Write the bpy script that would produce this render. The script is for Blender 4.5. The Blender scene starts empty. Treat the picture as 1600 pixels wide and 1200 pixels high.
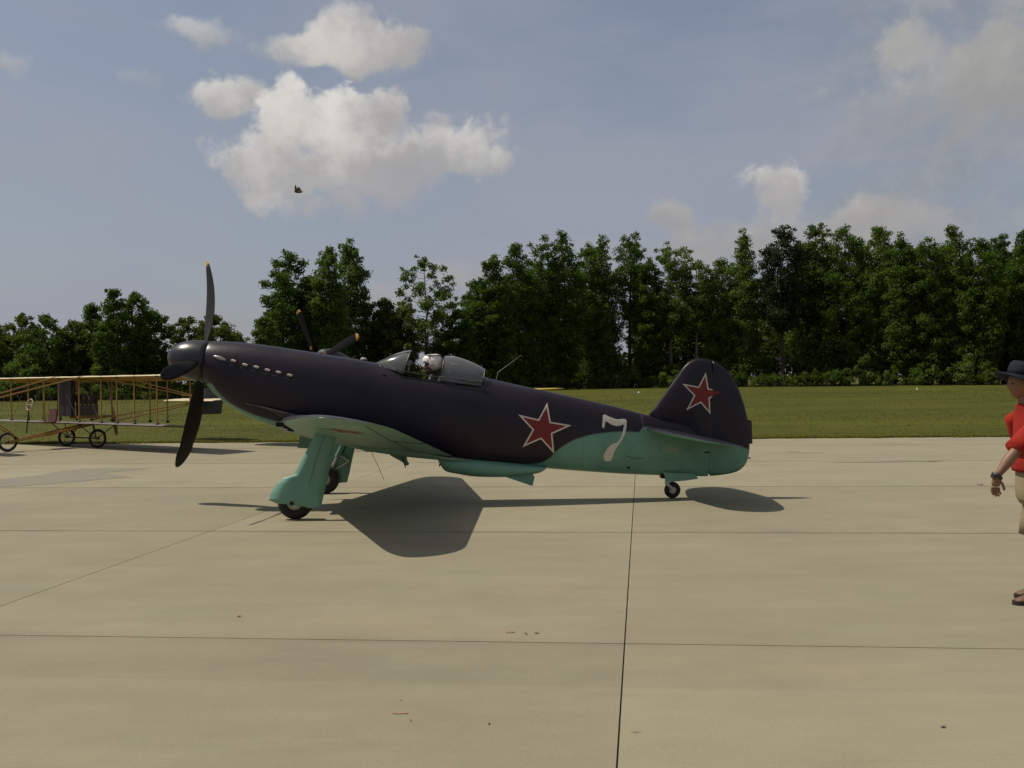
import bpy, bmesh, math, random
import numpy as np
from mathutils import Vector, Matrix, noise as mnoise
from mathutils.bvhtree import BVHTree
from mathutils.geometry import tessellate_polygon

C = bpy.context.scene.collection
scene = bpy.context.scene
PI = math.pi
R = math.radians

# ------------------------------------------------------------------ camera
F = 1537.0                      # focal length in photo pixels (1600 wide)
EYE = 1.75
PITCH = math.atan(8 / F)        # looking very slightly down
ROLL = 0.0125
fw = Vector((0, math.cos(PITCH), -math.sin(PITCH)))
up0 = Vector((0, math.sin(PITCH), math.cos(PITCH)))
rt0 = Vector((1, 0, 0))
RT = rt0 * math.cos(ROLL) - up0 * math.sin(ROLL)
UP = up0 * math.cos(ROLL) + rt0 * math.sin(ROLL)
CAM = Vector((0, 0, EYE))
cd = bpy.data.cameras.new('camera')
cam = bpy.data.objects.new('camera', cd)
C.objects.link(cam)
m = Matrix((RT, UP, -fw)).transposed().to_4x4()
m.translation = CAM
cam.matrix_world = m
cd.sensor_width = 36
cd.lens = F / 1600 * 36
cd.clip_start = 0.05
cd.clip_end = 3000
scene.camera = cam

def ray(x, y):
    return fw * F + RT * (x - 800) + UP * (600 - y)
def at(x, y, D):
    """the world point seen at photo pixel x, y at depth D metres"""
    r = ray(x, y)
    return CAM + r * (D / r.y)
def ground(x, y):
    r = ray(x, y)
    return CAM + r * (-EYE / r.z)

# ------------------------------------------------------------------ light
SUN = Vector((-0.62, 0.13, 1.0)).normalized()
sd = bpy.data.lights.new('sun', 'SUN')
sd.energy = 3.6
sd.angle = R(0.55)
sd.color = (1.0, 0.93, 0.80)
so = bpy.data.objects.new('sun', sd)
C.objects.link(so)
so.rotation_euler = SUN.to_track_quat('Z', 'Y').to_euler()
so.location = (-20, 5, 30)

scene.view_settings.view_transform = 'Standard'
scene.view_settings.look = 'None'
scene.view_settings.exposure = 0.12
scene.view_settings.gamma = 1
scene.view_settings.use_curve_mapping = False

class NT:
    """tiny helper to write node trees"""
    def __init__(s, tree):
        s.t = tree; s.n = tree.nodes; s.l = tree.links
    def new(s, typ, **kw):
        n = s.n.new(typ)
        for k, v in kw.items(): setattr(n, k, v)
        return n
    def put(s, sock, v):
        if isinstance(v, bpy.types.NodeSocket): s.l.new(v, sock)
        elif v is not None:
            if sock.type == 'RGBA' and len(v) == 3: v = (*v, 1)
            sock.default_value = v
    def m(s, op, a, b=None, c=None, clamp=False):
        n = s.new('ShaderNodeMath', operation=op, use_clamp=clamp)
        s.put(n.inputs[0], a)
        if b is not None: s.put(n.inputs[1], b)
        if c is not None: s.put(n.inputs[2], c)
        return n.outputs[0]
    def vm(s, op, a, b=None):
        n = s.new('ShaderNodeVectorMath', operation=op)
        s.put(n.inputs[0], a)
        if b is not None: s.put(n.inputs[1], b)
        return n.outputs[0]
    def mix(s, f, a, b, blend='MIX'):
        n = s.new('ShaderNodeMix', data_type='RGBA', blend_type=blend)
        s.put(n.inputs[0], f); s.put(n.inputs[6], a); s.put(n.inputs[7], b)
        return n.outputs[2]
    def noise(s, vec, scale, detail=4, rough=0.55, dist=0.0):
        n = s.new('ShaderNodeTexNoise')
        s.put(n.inputs['Vector'], vec)
        n.inputs['Scale'].default_value = scale
        n.inputs['Detail'].default_value = detail
        n.inputs['Roughness'].default_value = rough
        n.inputs['Distortion'].default_value = dist
        return n.outputs[0]
    def ss(s, v, lo, hi, a=0.0, b=1.0):
        n = s.new('ShaderNodeMapRange', interpolation_type='SMOOTHSTEP')
        s.put(n.inputs[0], v)
        n.inputs[1].default_value = lo; n.inputs[2].default_value = hi
        n.inputs[3].default_value = a; n.inputs[4].default_value = b
        return n.outputs[0]
    def scalevec(s, vec, sc):
        n = s.new('ShaderNodeMapping')
        s.put(n.inputs[0], vec); n.inputs['Scale'].default_value = sc
        return n.outputs[0]

# ------------------------------------------------------------------ sky
world = bpy.data.worlds.new('World')
scene.world = world
world.use_nodes = True
wt = NT(world.node_tree)
wt.n.clear()
sky = wt.new('ShaderNodeTexSky', sky_type='NISHITA')
sky.sun_disc = False
sky.sun_elevation = math.asin(SUN.z)
sky.sun_rotation = math.atan2(SUN.x, SUN.y)
sky.air_density = 1.0
sky.dust_density = 2.2
sky.ozone_density = 2.0
tc = wt.new('ShaderNodeTexCoord')
dirv = wt.vm('NORMALIZE', tc.outputs['Generated'])
sx = wt.new('ShaderNodeSeparateXYZ'); wt.put(sx.inputs[0], dirv)
U = wt.m('MULTIPLY', wt.m('ARCTAN2', sx.outputs[0], sx.outputs[1]), F)
V = wt.m('MULTIPLY', wt.m('ARCSINE', sx.outputs[2]), F)
warp1 = wt.noise(dirv, 14, 6, 0.62)
warp2 = wt.noise(wt.vm('ADD', dirv, (3.3, 1.7, 9.1)), 14, 6, 0.62)
_w3 = wt.new('ShaderNodeTexNoise'); wt.put(_w3.inputs['Vector'], dirv); _w3.inputs['Scale'].default_value = 20; _w3.inputs['Detail'].default_value = 4; warp3 = _w3.outputs[1]
fbm_ = wt.noise(dirv, 34, 6, 0.62)
vor = wt.new('ShaderNodeTexVoronoi', feature='SMOOTH_F1'); wt.put(vor.inputs['Vector'], wt.vm('ADD', dirv, wt.vm('MULTIPLY', wt.vm('ADD', warp3, (-.5, -.5, -.5)), (.06, .06, .06))))
vor.inputs['Scale'].default_value = 26; vor.inputs['Detail'].default_value = 2.5; vor.inputs['Roughness'].default_value = .55; vor.inputs['Smoothness'].default_value = .35
fine = wt.m('MULTIPLY_ADD', wt.m('SUBTRACT', .86, vor.outputs['Distance']), .75, wt.m('MULTIPLY', fbm_, .62))
soft = wt.noise(wt.scalevec(dirv, (1, 1, 2.6)), 4.5, 5, 0.55)
soft2 = wt.noise(wt.vm('ADD', wt.scalevec(dirv, (1, 1, 3.2)), (5, 2, 1)), 7, 5, 0.6)
Uw = wt.m('ADD', U, wt.m('MULTIPLY_ADD', warp1, 110, -55))
Vw = wt.m('ADD', V, wt.m('MULTIPLY_ADD', warp2, 80, -40))
SKYG = 0.92
base = wt.mix(1.0, sky.outputs[0], (SKYG * 0.86, SKYG * 0.84, SKYG * 0.78), 'MULTIPLY')
# haze veil: thin high cloud greys the blue, stronger near the horizon
hz = wt.m('MULTIPLY_ADD', wt.ss(V, 620, 0), 0.34, 0.34)
veil = wt.m('ADD', wt.m('MULTIPLY', wt.ss(soft, 0.38, 0.68), 0.34), hz, clamp=True)
col = wt.mix(veil, base, (2.95, 3.12, 3.72))
# the grey cloud bank to the right and the rest of the sky all round
bankU = wt.ss(wt.m('ADD', U, wt.m('MULTIPLY_ADD', soft2, 560, -280)), 380, 700)
allround = wt.m('MAXIMUM', wt.ss(wt.m('ABSOLUTE', U), 1100, 1700), bankU)
bank = wt.m('MULTIPLY', allround, wt.ss(soft2, 0.36, 0.62))
bankc = wt.mix(wt.ss(fbm_, 0.35, 0.7), (2.5, 2.6, 2.75), (3.6, 3.55, 3.45))
col = wt.mix(wt.m('MULTIPLY', bank, 0.55), col, bankc)

grp = bpy.data.node_groups.new('cloud', 'ShaderNodeTree')
gi = grp.interface
for nm, ty in (('U', 'NodeSocketFloat'), ('V', 'NodeSocketFloat'), ('N', 'NodeSocketFloat'), ('N2', 'NodeSocketFloat'),
               ('cu', 'NodeSocketFloat'), ('cv', 'NodeSocketFloat'), ('a', 'NodeSocketFloat'), ('b', 'NodeSocketFloat'),
               ('dens', 'NodeSocketFloat'), ('soft', 'NodeSocketFloat'), ('Col', 'NodeSocketColor'),
               ('lit', 'NodeSocketColor'), ('dark', 'NodeSocketColor')):
    gi.new_socket(nm, in_out='INPUT', socket_type=ty)
gi.new_socket('Color', in_out='OUTPUT', socket_type='NodeSocketColor')
g = NT(grp)
gin = g.new('NodeGroupInput'); gout = g.new('NodeGroupOutput')
o = gin.outputs
du = g.m('DIVIDE', g.m('SUBTRACT', o['U'], o['cu']), o['a'])
dv = g.m('DIVIDE', g.m('SUBTRACT', o['V'], o['cv']), o['b'])
d = g.m('SQRT', g.m('ADD', g.m('MULTIPLY', du, du), g.m('MULTIPLY', dv, dv)))
fld = g.m('ADD', g.m('SUBTRACT', 1.0, d), g.m('MULTIPLY_ADD', o['N'], 0.62, -0.26))
msk = g.new('ShaderNodeMapRange', interpolation_type='SMOOTHSTEP')
g.put(msk.inputs[0], fld); msk.inputs[1].default_value = 0.0; g.put(msk.inputs[2], o['soft'])
mask = g.m('MULTIPLY', msk.outputs[0], o['dens'])
sh = g.ss(g.m('ADD', g.m('MULTIPLY_ADD', dv, 0.55, g.m('MULTIPLY', du, -0.22)), g.m('MULTIPLY_ADD', o['N2'], 2.2, -1.1)), -0.45, 0.60)
cc = g.mix(sh, o['dark'], o['lit'])
g.put(gout.inputs[0], g.mix(mask, o['Col'], cc))

def cloud(x, y, w, h, dens=0.9, soft=0.4, lit=(6.1, 5.9, 5.5), dark=(3.6, 3.5, 3.45), warp=True):
    global col
    r = ray(x, y).normalized()
    n = wt.new('ShaderNodeGroup'); n.node_tree = grp
    i = n.inputs
    wt.put(i['U'], Uw if warp else U); wt.put(i['V'], Vw if warp else V); wt.put(i['N'], fine); wt.put(i['N2'], warp1)
    i['cu'].default_value = math.atan2(r.x, r.y) * F
    i['cv'].default_value = math.asin(r.z) * F
    i['a'].default_value = w; i['b'].default_value = h
    i['dens'].default_value = dens; i['soft'].default_value = soft
    wt.put(i['Col'], col); i['lit'].default_value = (*lit, 1); i['dark'].default_value = (*dark, 1)
    col = n.outputs[0]
LOWL, LOWD = (3.9, 3.7, 3.5), (3.1, 3.05, 3.05)
for a in [
    (1220, 375, 230, 66, .8, .6, (4.4, 4.2, 3.9), LOWD), (1420, 350, 200, 55, .6, .7, LOWL, LOWD), (1335, 328, 72, 42, .85, .5, (4.3, 4.15, 3.8), LOWD),
    (1043, 338, 62, 32, .75, .5, (4.2, 4.0, 3.7), LOWD), (1110, 352, 60, 26, .4, .6, LOWL, LOWD), (1090, 385, 120, 40, .5, .6, LOWL, LOWD),
    (720, 430, 90, 40, .55, .7, LOWL, LOWD), (600, 470, 130, 40, .5, .7, LOWL, LOWD), (250, 500, 150, 40, .45, .7, LOWL, LOWD), (920, 400, 150, 30, .3, .7, LOWL, LOWD),
    (1220, 292, 80, 42, .9, .42), (1222, 278, 46, 34, .7, .5),
    (322, 56, 70, 24, .55, .7), (20, 100, 50, 26, .35, .8), (205, 122, 36, 18, .3, .8),
    (470, 82, 120, 34, .8, .6), (560, 66, 112, 56, .92, .34), (590, 90, 90, 42, .6, .7, (5.0, 4.9, 4.6)), (545, 30, 60, 40, .75, .5),
    (355, 142, 82, 36, .88, .4),
    (700, 232, 150, 62, .85, .42), (425, 262, 110, 86, .88, .42), (580, 278, 220, 66, .8, .7, (4.5, 4.4, 4.3), (3.5, 3.4, 3.5)),
    (545, 212, 130, 82, .95, .30, (6.7, 6.5, 6.1)), (455, 190, 66, 80, .92, .30, (6.6, 6.4, 6.0)), (575, 180, 74, 56, .9, .30, (6.8, 6.6, 6.2)),
    (500, 225, 110, 80, .7, .6, (5.9, 5.7, 5.3)), (685, 188, 52, 26, .55, .6), (640, 255, 140, 34, .65, 1.0, (3.3, 3.25, 3.35), (3.1, 3.05, 3.2)),
    (1490, 130, 210, 140, .75, .8, (4.3, 4.2, 3.95), (3.0, 3.0, 3.05)), (1420, 75, 80, 50, .7, .5, (4.0, 3.9, 3.5)), (1570, 110, 130, 90, .65, .5, (3.8, 3.7, 3.3), (2.7, 2.7, 2.7)), (1540, 200, 200, 60, .5, 1.0, (3.2, 3.15, 3.1), (2.7, 2.7, 2.75)),
]:
    cloud(*a)
bg = wt.new('ShaderNodeBackground')
bg.inputs[1].default_value = 0.10
wt.l.new(col, bg.inputs[0])
world.cycles.sampling_method = 'MANUAL'; world.cycles.sample_map_resolution = 256
wo = wt.new('ShaderNodeOutputWorld')
wt.l.new(bg.outputs[0], wo.inputs[0])

# ------------------------------------------------------------------ materials
MATS = {}
def mat(name, color=(.5, .5, .5), rough=.6, metal=0.0, var=0.12, scale=6.0, bump=0.0, bscale=60.0, fn=None, spec=0.5, objrand=0.0, coat=0.0):
    if name in MATS: return MATS[name]
    mt = bpy.data.materials.new(name); mt.use_nodes = True
    t = NT(mt.node_tree)
    b = t.n['Principled BSDF']
    tcn = t.new('ShaderNodeTexCoord')
    vec = tcn.outputs['Object']
    nz = t.noise(vec, scale, 5, .6)
    f = t.m('MULTIPLY_ADD', nz, 2 * var, 1 - var)
    if objrand:
        oi = t.new('ShaderNodeObjectInfo')
        f = t.m('MULTIPLY', f, t.m('MULTIPLY_ADD', oi.outputs['Random'], 2 * objrand, 1 - objrand))
    cmb = t.new('ShaderNodeCombineColor')
    for k in range(3): t.put(cmb.inputs[k], f)
    colr = t.mix(1.0, (*color, 1), cmb.outputs[0], 'MULTIPLY')
    if fn: colr = fn(t, vec, colr, b) or colr
    t.put(b.inputs['Base Color'], colr)
    b.inputs['Roughness'].default_value = rough
    b.inputs['Metallic'].default_value = metal
    b.inputs['Specular IOR Level'].default_value = spec
    b.inputs['Coat Weight'].default_value = coat
    if bump:
        bn = t.new('ShaderNodeBump'); bn.inputs['Strength'].default_value = bump; bn.inputs['Distance'].default_value = .01
        t.put(bn.inputs['Height'], t.noise(vec, bscale, 4, .6)); t.put(b.inputs['Normal'], bn.outputs[0])
    MATS[name] = mt
    return mt

# ------------------------------------------------------------------ mesh helpers
def obj(name, bm, material, parent=None, smooth=True, label=None, kind=None, normals=True):
    if normals and isinstance(bm, bmesh.types.BMesh): bmesh.ops.recalc_face_normals(bm, faces=bm.faces)
    me = bpy.data.meshes.new(name)
    if isinstance(bm, bmesh.types.BMesh):
        bm.to_mesh(me); bm.free()
    for mm in (material if isinstance(material, (list, tuple)) else [material]): me.materials.append(mm)
    ob = bpy.data.objects.new(name, me); C.objects.link(ob)
    if parent is not None: ob.parent = parent
    if smooth:
        me.polygons.foreach_set('use_smooth', [True] * len(me.polygons))
        if smooth != 'all':
            try: me.set_sharp_from_angle(angle=R(38))
            except Exception: pass
    if label: ob['label'] = label
    if kind: ob['kind'] = kind
    return ob
def thing(name, label, cat, loc=(0, 0, 0), rz=0, group=None):
    ob = bpy.data.objects.new(name, None); C.objects.link(ob)
    ob.location = loc; ob.rotation_euler = (0, 0, rz); ob.empty_display_size = .3
    ob['label'] = label; ob['category'] = cat
    if group: ob['group'] = group
    return ob
def tag(ob, label, cat, group=None):
    ob['label'] = label; ob['category'] = cat
    if group: ob['group'] = group
    return ob
def B(): return bmesh.new()
def box(bm, c, s, rot=None, mi=0):
    M = (rot.to_4x4() if rot else Matrix())
    vs = []
    for dx in (-.5, .5):
        for dy in (-.5, .5):
            for dz in (-.5, .5):
                vs.append(bm.verts.new(Vector(c) + M @ Vector((dx * s[0], dy * s[1], dz * s[2]))))
    for f in ((0, 1, 3, 2), (4, 6, 7, 5), (0, 4, 5, 1), (2, 3, 7, 6), (0, 2, 6, 4), (1, 5, 7, 3)):
        bm.faces.new([vs[i] for i in f]).material_index = mi
def loft(bm, rings, cap=True, closed=True, mi=0):
    vr = [[bm.verts.new(p) for p in r] for r in rings]
    n = len(vr[0])
    for a, b in zip(vr[:-1], vr[1:]):
        for i in range(n if closed else n - 1):
            j = (i + 1) % n
            try: bm.faces.new((a[i], a[j], b[j], b[i])).material_index = mi
            except ValueError: pass
    if cap and closed:
        for r in (vr[0], vr[-1]):
            try: bm.faces.new(r).material_index = mi
            except ValueError: pass
    return vr
def frame(d):
    d = Vector(d).normalized()
    a = Vector((0, 0, 1)) if abs(d.z) < .9 else Vector((1, 0, 0))
    u = d.cross(a).normalized(); v = d.cross(u).normalized()
    return u, v
def tube(bm, pts, rad, n=8, cap=True, mi=0, flat=None):
    pts = [Vector(p) for p in pts]
    if not isinstance(rad, (list, tuple)): rad = [rad] * len(pts)
    rings = []
    u0 = None
    for i, p in enumerate(pts):
        d = (pts[min(i + 1, len(pts) - 1)] - pts[max(i - 1, 0)])
        u, v = frame(d)
        if u0 is not None and u.dot(u0) < 0: u = -u
        if u0 is not None:
            dd = d.normalized(); u = (u0 - dd * u0.dot(dd)).normalized(); v = dd.cross(u)
        u0 = u
        rings.append([p + (u * math.cos(2 * PI * k / n) + v * math.sin(2 * PI * k / n)) * rad[i] for k in range(n)])
    loft(bm, rings, cap, mi=mi)
def torus(bm, c, axis, R0, r, n=32, k=10, mi=0, squash=1.0):
    u, v = frame(axis); w = Vector(axis).normalized(); c = Vector(c)
    rings = []
    for i in range(n):
        a = 2 * PI * i / n
        d = u * math.cos(a) + v * math.sin(a)
        rings.append([c + d * (R0 + r * math.cos(2 * PI * j / k)) + w * (r * squash * math.sin(2 * PI * j / k)) for j in range(k)])
    rings.append(rings[0])
    loft(bm, rings, cap=False, mi=mi)
    bmesh.ops.remove_doubles(bm, verts=bm.verts, dist=1e-5)
def disc(bm, c, axis, r, t, n=24, mi=0, r2=None):
    u, v = frame(axis); w = Vector(axis).normalized(); c = Vector(c)
    r2 = r if r2 is None else r2
    rings = [[c + w * (t * s) + (u * math.cos(2 * PI * k / n) + v * math.sin(2 * PI * k / n)) * rr for k in range(n)] for s, rr in ((-.5, r2), (.5, r))]
    loft(bm, rings, mi=mi)
def ellipsoid(bm, c, r, n=16, k=10, fn=None, mi=0):
    c = Vector(c)
    rings = []
    for i in range(1, k):
        th = PI * i / k
        ring = []
        for j in range(n):
            a = 2 * PI * j / n
            p = Vector((math.sin(th) * math.cos(a), math.sin(th) * math.sin(a), math.cos(th)))
            if fn: p = fn(p)
            ring.append(c + Vector((p.x * r[0], p.y * r[1], p.z * r[2])))
        rings.append(ring)
    vr = loft(bm, rings, cap=False, mi=mi)
    for r_, z in ((vr[0], 1), (vr[-1], -1)):
        p = Vector((0, 0, z)); p = fn(p) if fn else p
        t = bm.verts.new(c + Vector((p.x * r[0], p.y * r[1], p.z * r[2])))
        for i in range(n):
            bm.faces.new((r_[i], r_[(i + 1) % n], t)).material_index = mi
def extrude_poly(bm, pts, offs, mi=0):
    """closed prism: pts (list of Vector), offs = offset vector"""
    a = [bm.verts.new(p) for p in pts]; b = [bm.verts.new(p + offs) for p in pts]
    n = len(pts)
    for i in range(n): bm.faces.new((a[i], a[(i + 1) % n], b[(i + 1) % n], b[i])).material_index = mi
    bm.faces.new(a).material_index = mi; bm.faces.new(b[::-1]).material_index = mi
def catmull(rows, sub):
    out = []
    n = len(rows)
    for i in range(n - 1):
        p0, p1, p2, p3 = (np.array(rows[max(0, min(n - 1, j))], float) for j in (i - 1, i, i + 1, i + 2))
        for k in range(sub):
            t = k / sub
            out.append(.5 * ((2 * p1) + (-p0 + p2) * t + (2 * p0 - 5 * p1 + 4 * p2 - p3) * t * t + (-p0 + 3 * p1 - 3 * p2 + p3) * t ** 3))
    out.append(np.array(rows[-1], float))
    return out

# ================================================================== SETTING
GA, GB = R(5.6), R(7.5)
e1 = Vector((math.cos(GA), -math.sin(GA), 0)); e2 = Vector((math.sin(GB), math.cos(GB), 0))
ORG = Vector((1.33, 11.10, 0))
SP = 4.68; SPX = 4.93
EDGE = 27.9                       # apron edge, depth at X = 0
def edge_y(x): return EDGE - x * math.tan(R(4.6))

def m_concrete(t, vec, colr, b):
    geo = t.new('ShaderNodeNewGeometry'); P = geo.outputs['Position']
    oi = t.new('ShaderNodeObjectInfo')
    big = t.noise(P, .55, 5, .6)
    strk = t.noise(t.scalevec(P, (.35, 2.2, 1)), 1.3, 5, .6)
    grit = t.noise(P, 46, 3, .7)
    grit2 = t.noise(P, 160, 2, .6)
    f = t.m('ADD', t.m('MULTIPLY_ADD', big, .36, .65), t.m('MULTIPLY_ADD', strk, .20, -.02))
    midn = t.noise(t.scalevec(P, (.8, 1.3, 1)), 2.3, 6, .72)
    f = t.m('MULTIPLY', f, t.m('MULTIPLY_ADD', midn, .26, .87))
    f = t.m('MULTIPLY', f, t.m('MULTIPLY_ADD', grit, .30, .85))
    f = t.m('MULTIPLY', f, t.m('MULTIPLY_ADD', grit2, .42, .79))
    f = t.m('MULTIPLY', f, t.m('MULTIPLY_ADD', oi.outputs['Random'], .13, .93))
    # old stains: sparse darker blotches and a few rusty specks
    st = t.ss(t.noise(t.scalevec(P, (.5, 1.6, 1)), .9, 4, .7), .60, .74)
    spk = t.ss(t.noise(t.scalevec(P, (1, 1.8, 1)), 5.1, 6, .85), .675, .72)
    sp = t.new('ShaderNodeSeparateXYZ'); t.put(sp.inputs[0], P)
    dcr = t.m('ADD', t.m('MULTIPLY', t.m('SUBTRACT', sp.outputs[0], ORG.x), math.sin(GA)), t.m('MULTIPLY', t.m('SUBTRACT', sp.outputs[1], ORG.y), math.cos(GA)))
    kk = SP * math.cos(GB - GA)
    jit = t.m('MULTIPLY_ADD', t.noise(P, 7.0, 4, .7), .10, -.05)
    # dust and rubber caught along the cross joints
    fr = t.m('ABSOLUTE', t.m('SUBTRACT', t.m('FRACT', t.m('ADD', t.m('DIVIDE', t.m('ADD', dcr, jit), kk), .5)), .5))
    near_j = t.ss(fr, .030, .0, 0, 1)
    f = t.m('MULTIPLY', f, t.m('SUBTRACT', 1, t.m('MULTIPLY', near_j, t.m('MULTIPLY', t.ss(t.noise(t.scalevec(P, (.5, 1, 1)), 1.1, 4, .6), .35, .65), .16))))
    # finishing lanes: the strip poured with a duller broom finish
    dj = t.m('ADD', dcr, t.m('MULTIPLY', jit, .5))
    lane = t.m('MULTIPLY', t.ss(dj, -5.62, -5.58), t.ss(dj, .02, -.02))
    f = t.m('MULTIPLY', f, t.m('SUBTRACT', 1.04, t.m('MULTIPLY', lane, .07)))
    # long faint tyre scuffs across the apron
    sc1 = t.ss(t.noise(t.scalevec(P, (.12, 5.5, 1)), 1.0, 4, .7), .60, .78)
    f = t.m('MULTIPLY', f, t.m('SUBTRACT', 1, t.m('MULTIPLY', sc1, .13)))
    cmb = t.new('ShaderNodeCombineColor')
    warm = t.noise(t.scalevec(P, (.7, 1.2, 1)), .8, 4, .6)
    t.put(cmb.inputs[0], t.m('MULTIPLY', f, t.m('MULTIPLY_ADD', warm, .05, .241))); t.put(cmb.inputs[1], t.m('MULTIPLY', f, .236)); t.put(cmb.inputs[2], t.m('MULTIPLY', f, .155))
    c = t.mix(t.m('MULTIPLY', st, .22), cmb.outputs[0], (.15, .13, .085))
    return t.mix(t.m('MULTIPLY', spk, .45), c, (.20, .12, .07))
concrete = mat('concrete', rough=.9, bump=.25, bscale=120, fn=m_concrete, spec=.3)
joint_m = mat('joint_filler', (.10, .088, .065), .95, var=.3)

apron = B()
# bedding sheet under the slabs (joint filler shows between them)
xs = [-60, 60]
pts = [Vector((-60, -12, -.018)), Vector((60, -12, -.018)), Vector((60, edge_y(60), -.018)), Vector((-60, edge_y(-60), -.018))]
extrude_poly(apron, pts, Vector((0, 0, -.2)))
apron = obj('concrete_apron', apron, joint_m, smooth=False, kind='structure')
rng = random.Random(4)
def clip_edge(poly):
    out = []
    n = len(poly)
    for i in range(n):
        a, b_ = poly[i], poly[(i + 1) % n]
        da, db = edge_y(a.x) - a.y, edge_y(b_.x) - b_.y
        if da >= 0: out.append(a)
        if (da >= 0) != (db >= 0): out.append(a.lerp(b_, da / (da - db)))
    return out
for i, i2 in [(q, q + 1) for q in range(-7, 0)] + [(0, 2), (2, 4), (4, 6)]:
    for j in range(-4, 5):
        gL = gR = .0045
        gB = .005 if j < 0 else .010 if j == 0 else .012 if j == 1 else .016
        gT = .005 if j < -1 else .010 if j == -1 else .012 if j == 0 else .016
        c = [(i * SPX + gL, j * SP + gB), (i2 * SPX - gR, j * SP + gB), (i2 * SPX - gR, (j + 1) * SP - gT), (i * SPX + gL, (j + 1) * SP - gT)]
        poly = clip_edge([ORG + e1 * a + e2 * b_ for a, b_ in c])
        if len(poly) < 3 or abs(poly[0].x) > 32: continue
        bm = B(); extrude_poly(bm, [p + Vector((0, 0, -.05)) for p in poly], Vector((0, 0, .05)))
        obj('concrete_slab', bm, concrete, apron, smooth=False)

def m_grass(t, vec, colr, b):
    geo = t.new('ShaderNodeNewGeometry'); P = geo.outputs['Position']
    a = t.noise(t.scalevec(P, (.05, .16, 1)), 1.0, 6, .62)
    c = t.noise(t.scalevec(P, (.6, 1.4, 1)), 1.0, 6, .7)
    f = t.noise(t.scalevec(P, (9, 16, 1)), 1.0, 4, .7)
    k = t.mix(t.ss(a, .35, .65), (.050, .056, .006), (.092, .092, .011))
    k = t.mix(t.m('MULTIPLY', t.ss(c, .45, .70), .6), k, (.108, .092, .018))
    k = t.mix(t.m('MULTIPLY', t.ss(f, .3, .75), .55), k, (.030, .036, .005))
    return k
grass_m = mat('grass', rough=.95, bump=.5, bscale=9, fn=m_grass, spec=.12)
gbm = B()
N = 60
rows = []
for iy in range(41):
    yy = (iy / 40) ** 2.2
    row = []
    for ix in range(N + 1):
        x = -1500 + 3000 * ix / N if False else (abs(ix / N * 2 - 1) ** 2.2) * (1 if ix > N / 2 else -1) * 1500
        y0 = edge_y(x) if abs(x) < 60 else edge_y(60 * (1 if x > 0 else -1))
        y = y0 + yy * 2300
        z = -.015 + .06 * mnoise.noise(Vector((x * .03, y * .05, 0))) * min(1, (y - y0) / 12)
        row.append(gbm.verts.new((x, y, z)))
    rows.append(row)
for a, b_ in zip(rows[:-1], rows[1:]):
    for i in range(N): gbm.faces.new((a[i], a[i + 1], b_[i + 1], b_[i]))
ground_o = obj('grass_field', gbm, grass_m, kind='structure')
# ground behind and beside the apron
gb2 = B()
for x0, x1, y0, y1 in ((-1500, 1500, -1500, -12), (-1500, -60, -12, edge_y(-60)), (60, 1500, -12, edge_y(60))):
    vs = [gb2.verts.new(v) for v in ((x0, y0, -.015), (x1, y0, -.015), (x1, y1, -.015), (x0, y1, -.015))]
    gb2.faces.new(vs)
obj('grass_surround', gb2, grass_m, smooth=False, kind='structure')

def np_mesh(name, verts, faces, k, material, parent=None, kind=None, mats_idx=None):
    """verts Nx3, faces Mxk -> object"""
    me = bpy.data.meshes.new(name)
    nf = len(faces)
    me.vertices.add(len(verts)); me.vertices.foreach_set('co', np.asarray(verts, np.float32).ravel())
    me.loops.add(nf * k); me.loops.foreach_set('vertex_index', np.asarray(faces, np.int32).ravel())
    me.polygons.add(nf); me.polygons.foreach_set('loop_start', np.arange(0, nf * k, k, dtype=np.int32))
    for mm in (material if isinstance(material, (list, tuple)) else [material]): me.materials.append(mm)
    me.update(calc_edges=True)
    ob = bpy.data.objects.new(name, me); C.objects.link(ob)
    if parent is not None: ob.parent = parent
    if kind: ob['kind'] = kind
    return ob

# grass blades along the apron edge and out into the field
blade_m = mat('grass_blade', (.115, .115, .014), .8, var=.45, scale=.9, spec=.15)
_t = NT(blade_m.node_tree); _tr = _t.new('ShaderNodeBsdfTranslucent'); _tr.inputs[0].default_value = (.13, .13, .015, 1)
_mx = _t.new('ShaderNodeMixShader'); _mx.inputs[0].default_value = .45
_t.l.new(_t.n['Principled BSDF'].outputs[0], _mx.inputs[1]); _t.l.new(_tr.outputs[0], _mx.inputs[2]); _t.l.new(_mx.outputs[0], _t.n['Material Output'].inputs[0])
rs = np.random.RandomState(5)
nb = 90000
bx_ = rs.uniform(-24, 24, nb)
by_ = edge_y(bx_) + 75 * rs.uniform(0, 1, nb) ** 2.2
bx_ = bx_ * (1 + (by_ - 27) / 40)
by_ = by_ - edge_y(bx_ * 0) + edge_y(bx_) if False else by_
ne = 14000                       # a ragged fringe right on the edge
bx_[:ne] = rs.uniform(-26, 26, ne); by_[:ne] = edge_y(bx_[:ne]) + rs.exponential(.10, ne) - .07 * (np.sin(bx_[:ne] * 2.1) + np.sin(bx_[:ne] * 5.7 + 1)) - .05
keep = by_ > edge_y(bx_) - .25
fringe = (np.arange(nb) < ne)[keep]; bx_, by_ = bx_[keep], by_[keep]; nb = len(bx_)
h = rs.uniform(.012, .045, nb) * (1 + (by_ - 27) / 80)
ang = rs.uniform(0, PI, nb); w = rs.uniform(.006, .022, nb) * (1 + (by_ - 27) / 40)
h[fringe] *= 1.3
lx, ly = rs.normal(0, .03, nb), rs.normal(0, .03, nb)
z0 = np.where(fringe, -.005, -.03)
vv = np.empty((nb, 3, 3))
vv[:, 0] = np.stack([bx_ - w * np.cos(ang), by_ - w * np.sin(ang), z0], 1)
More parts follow.
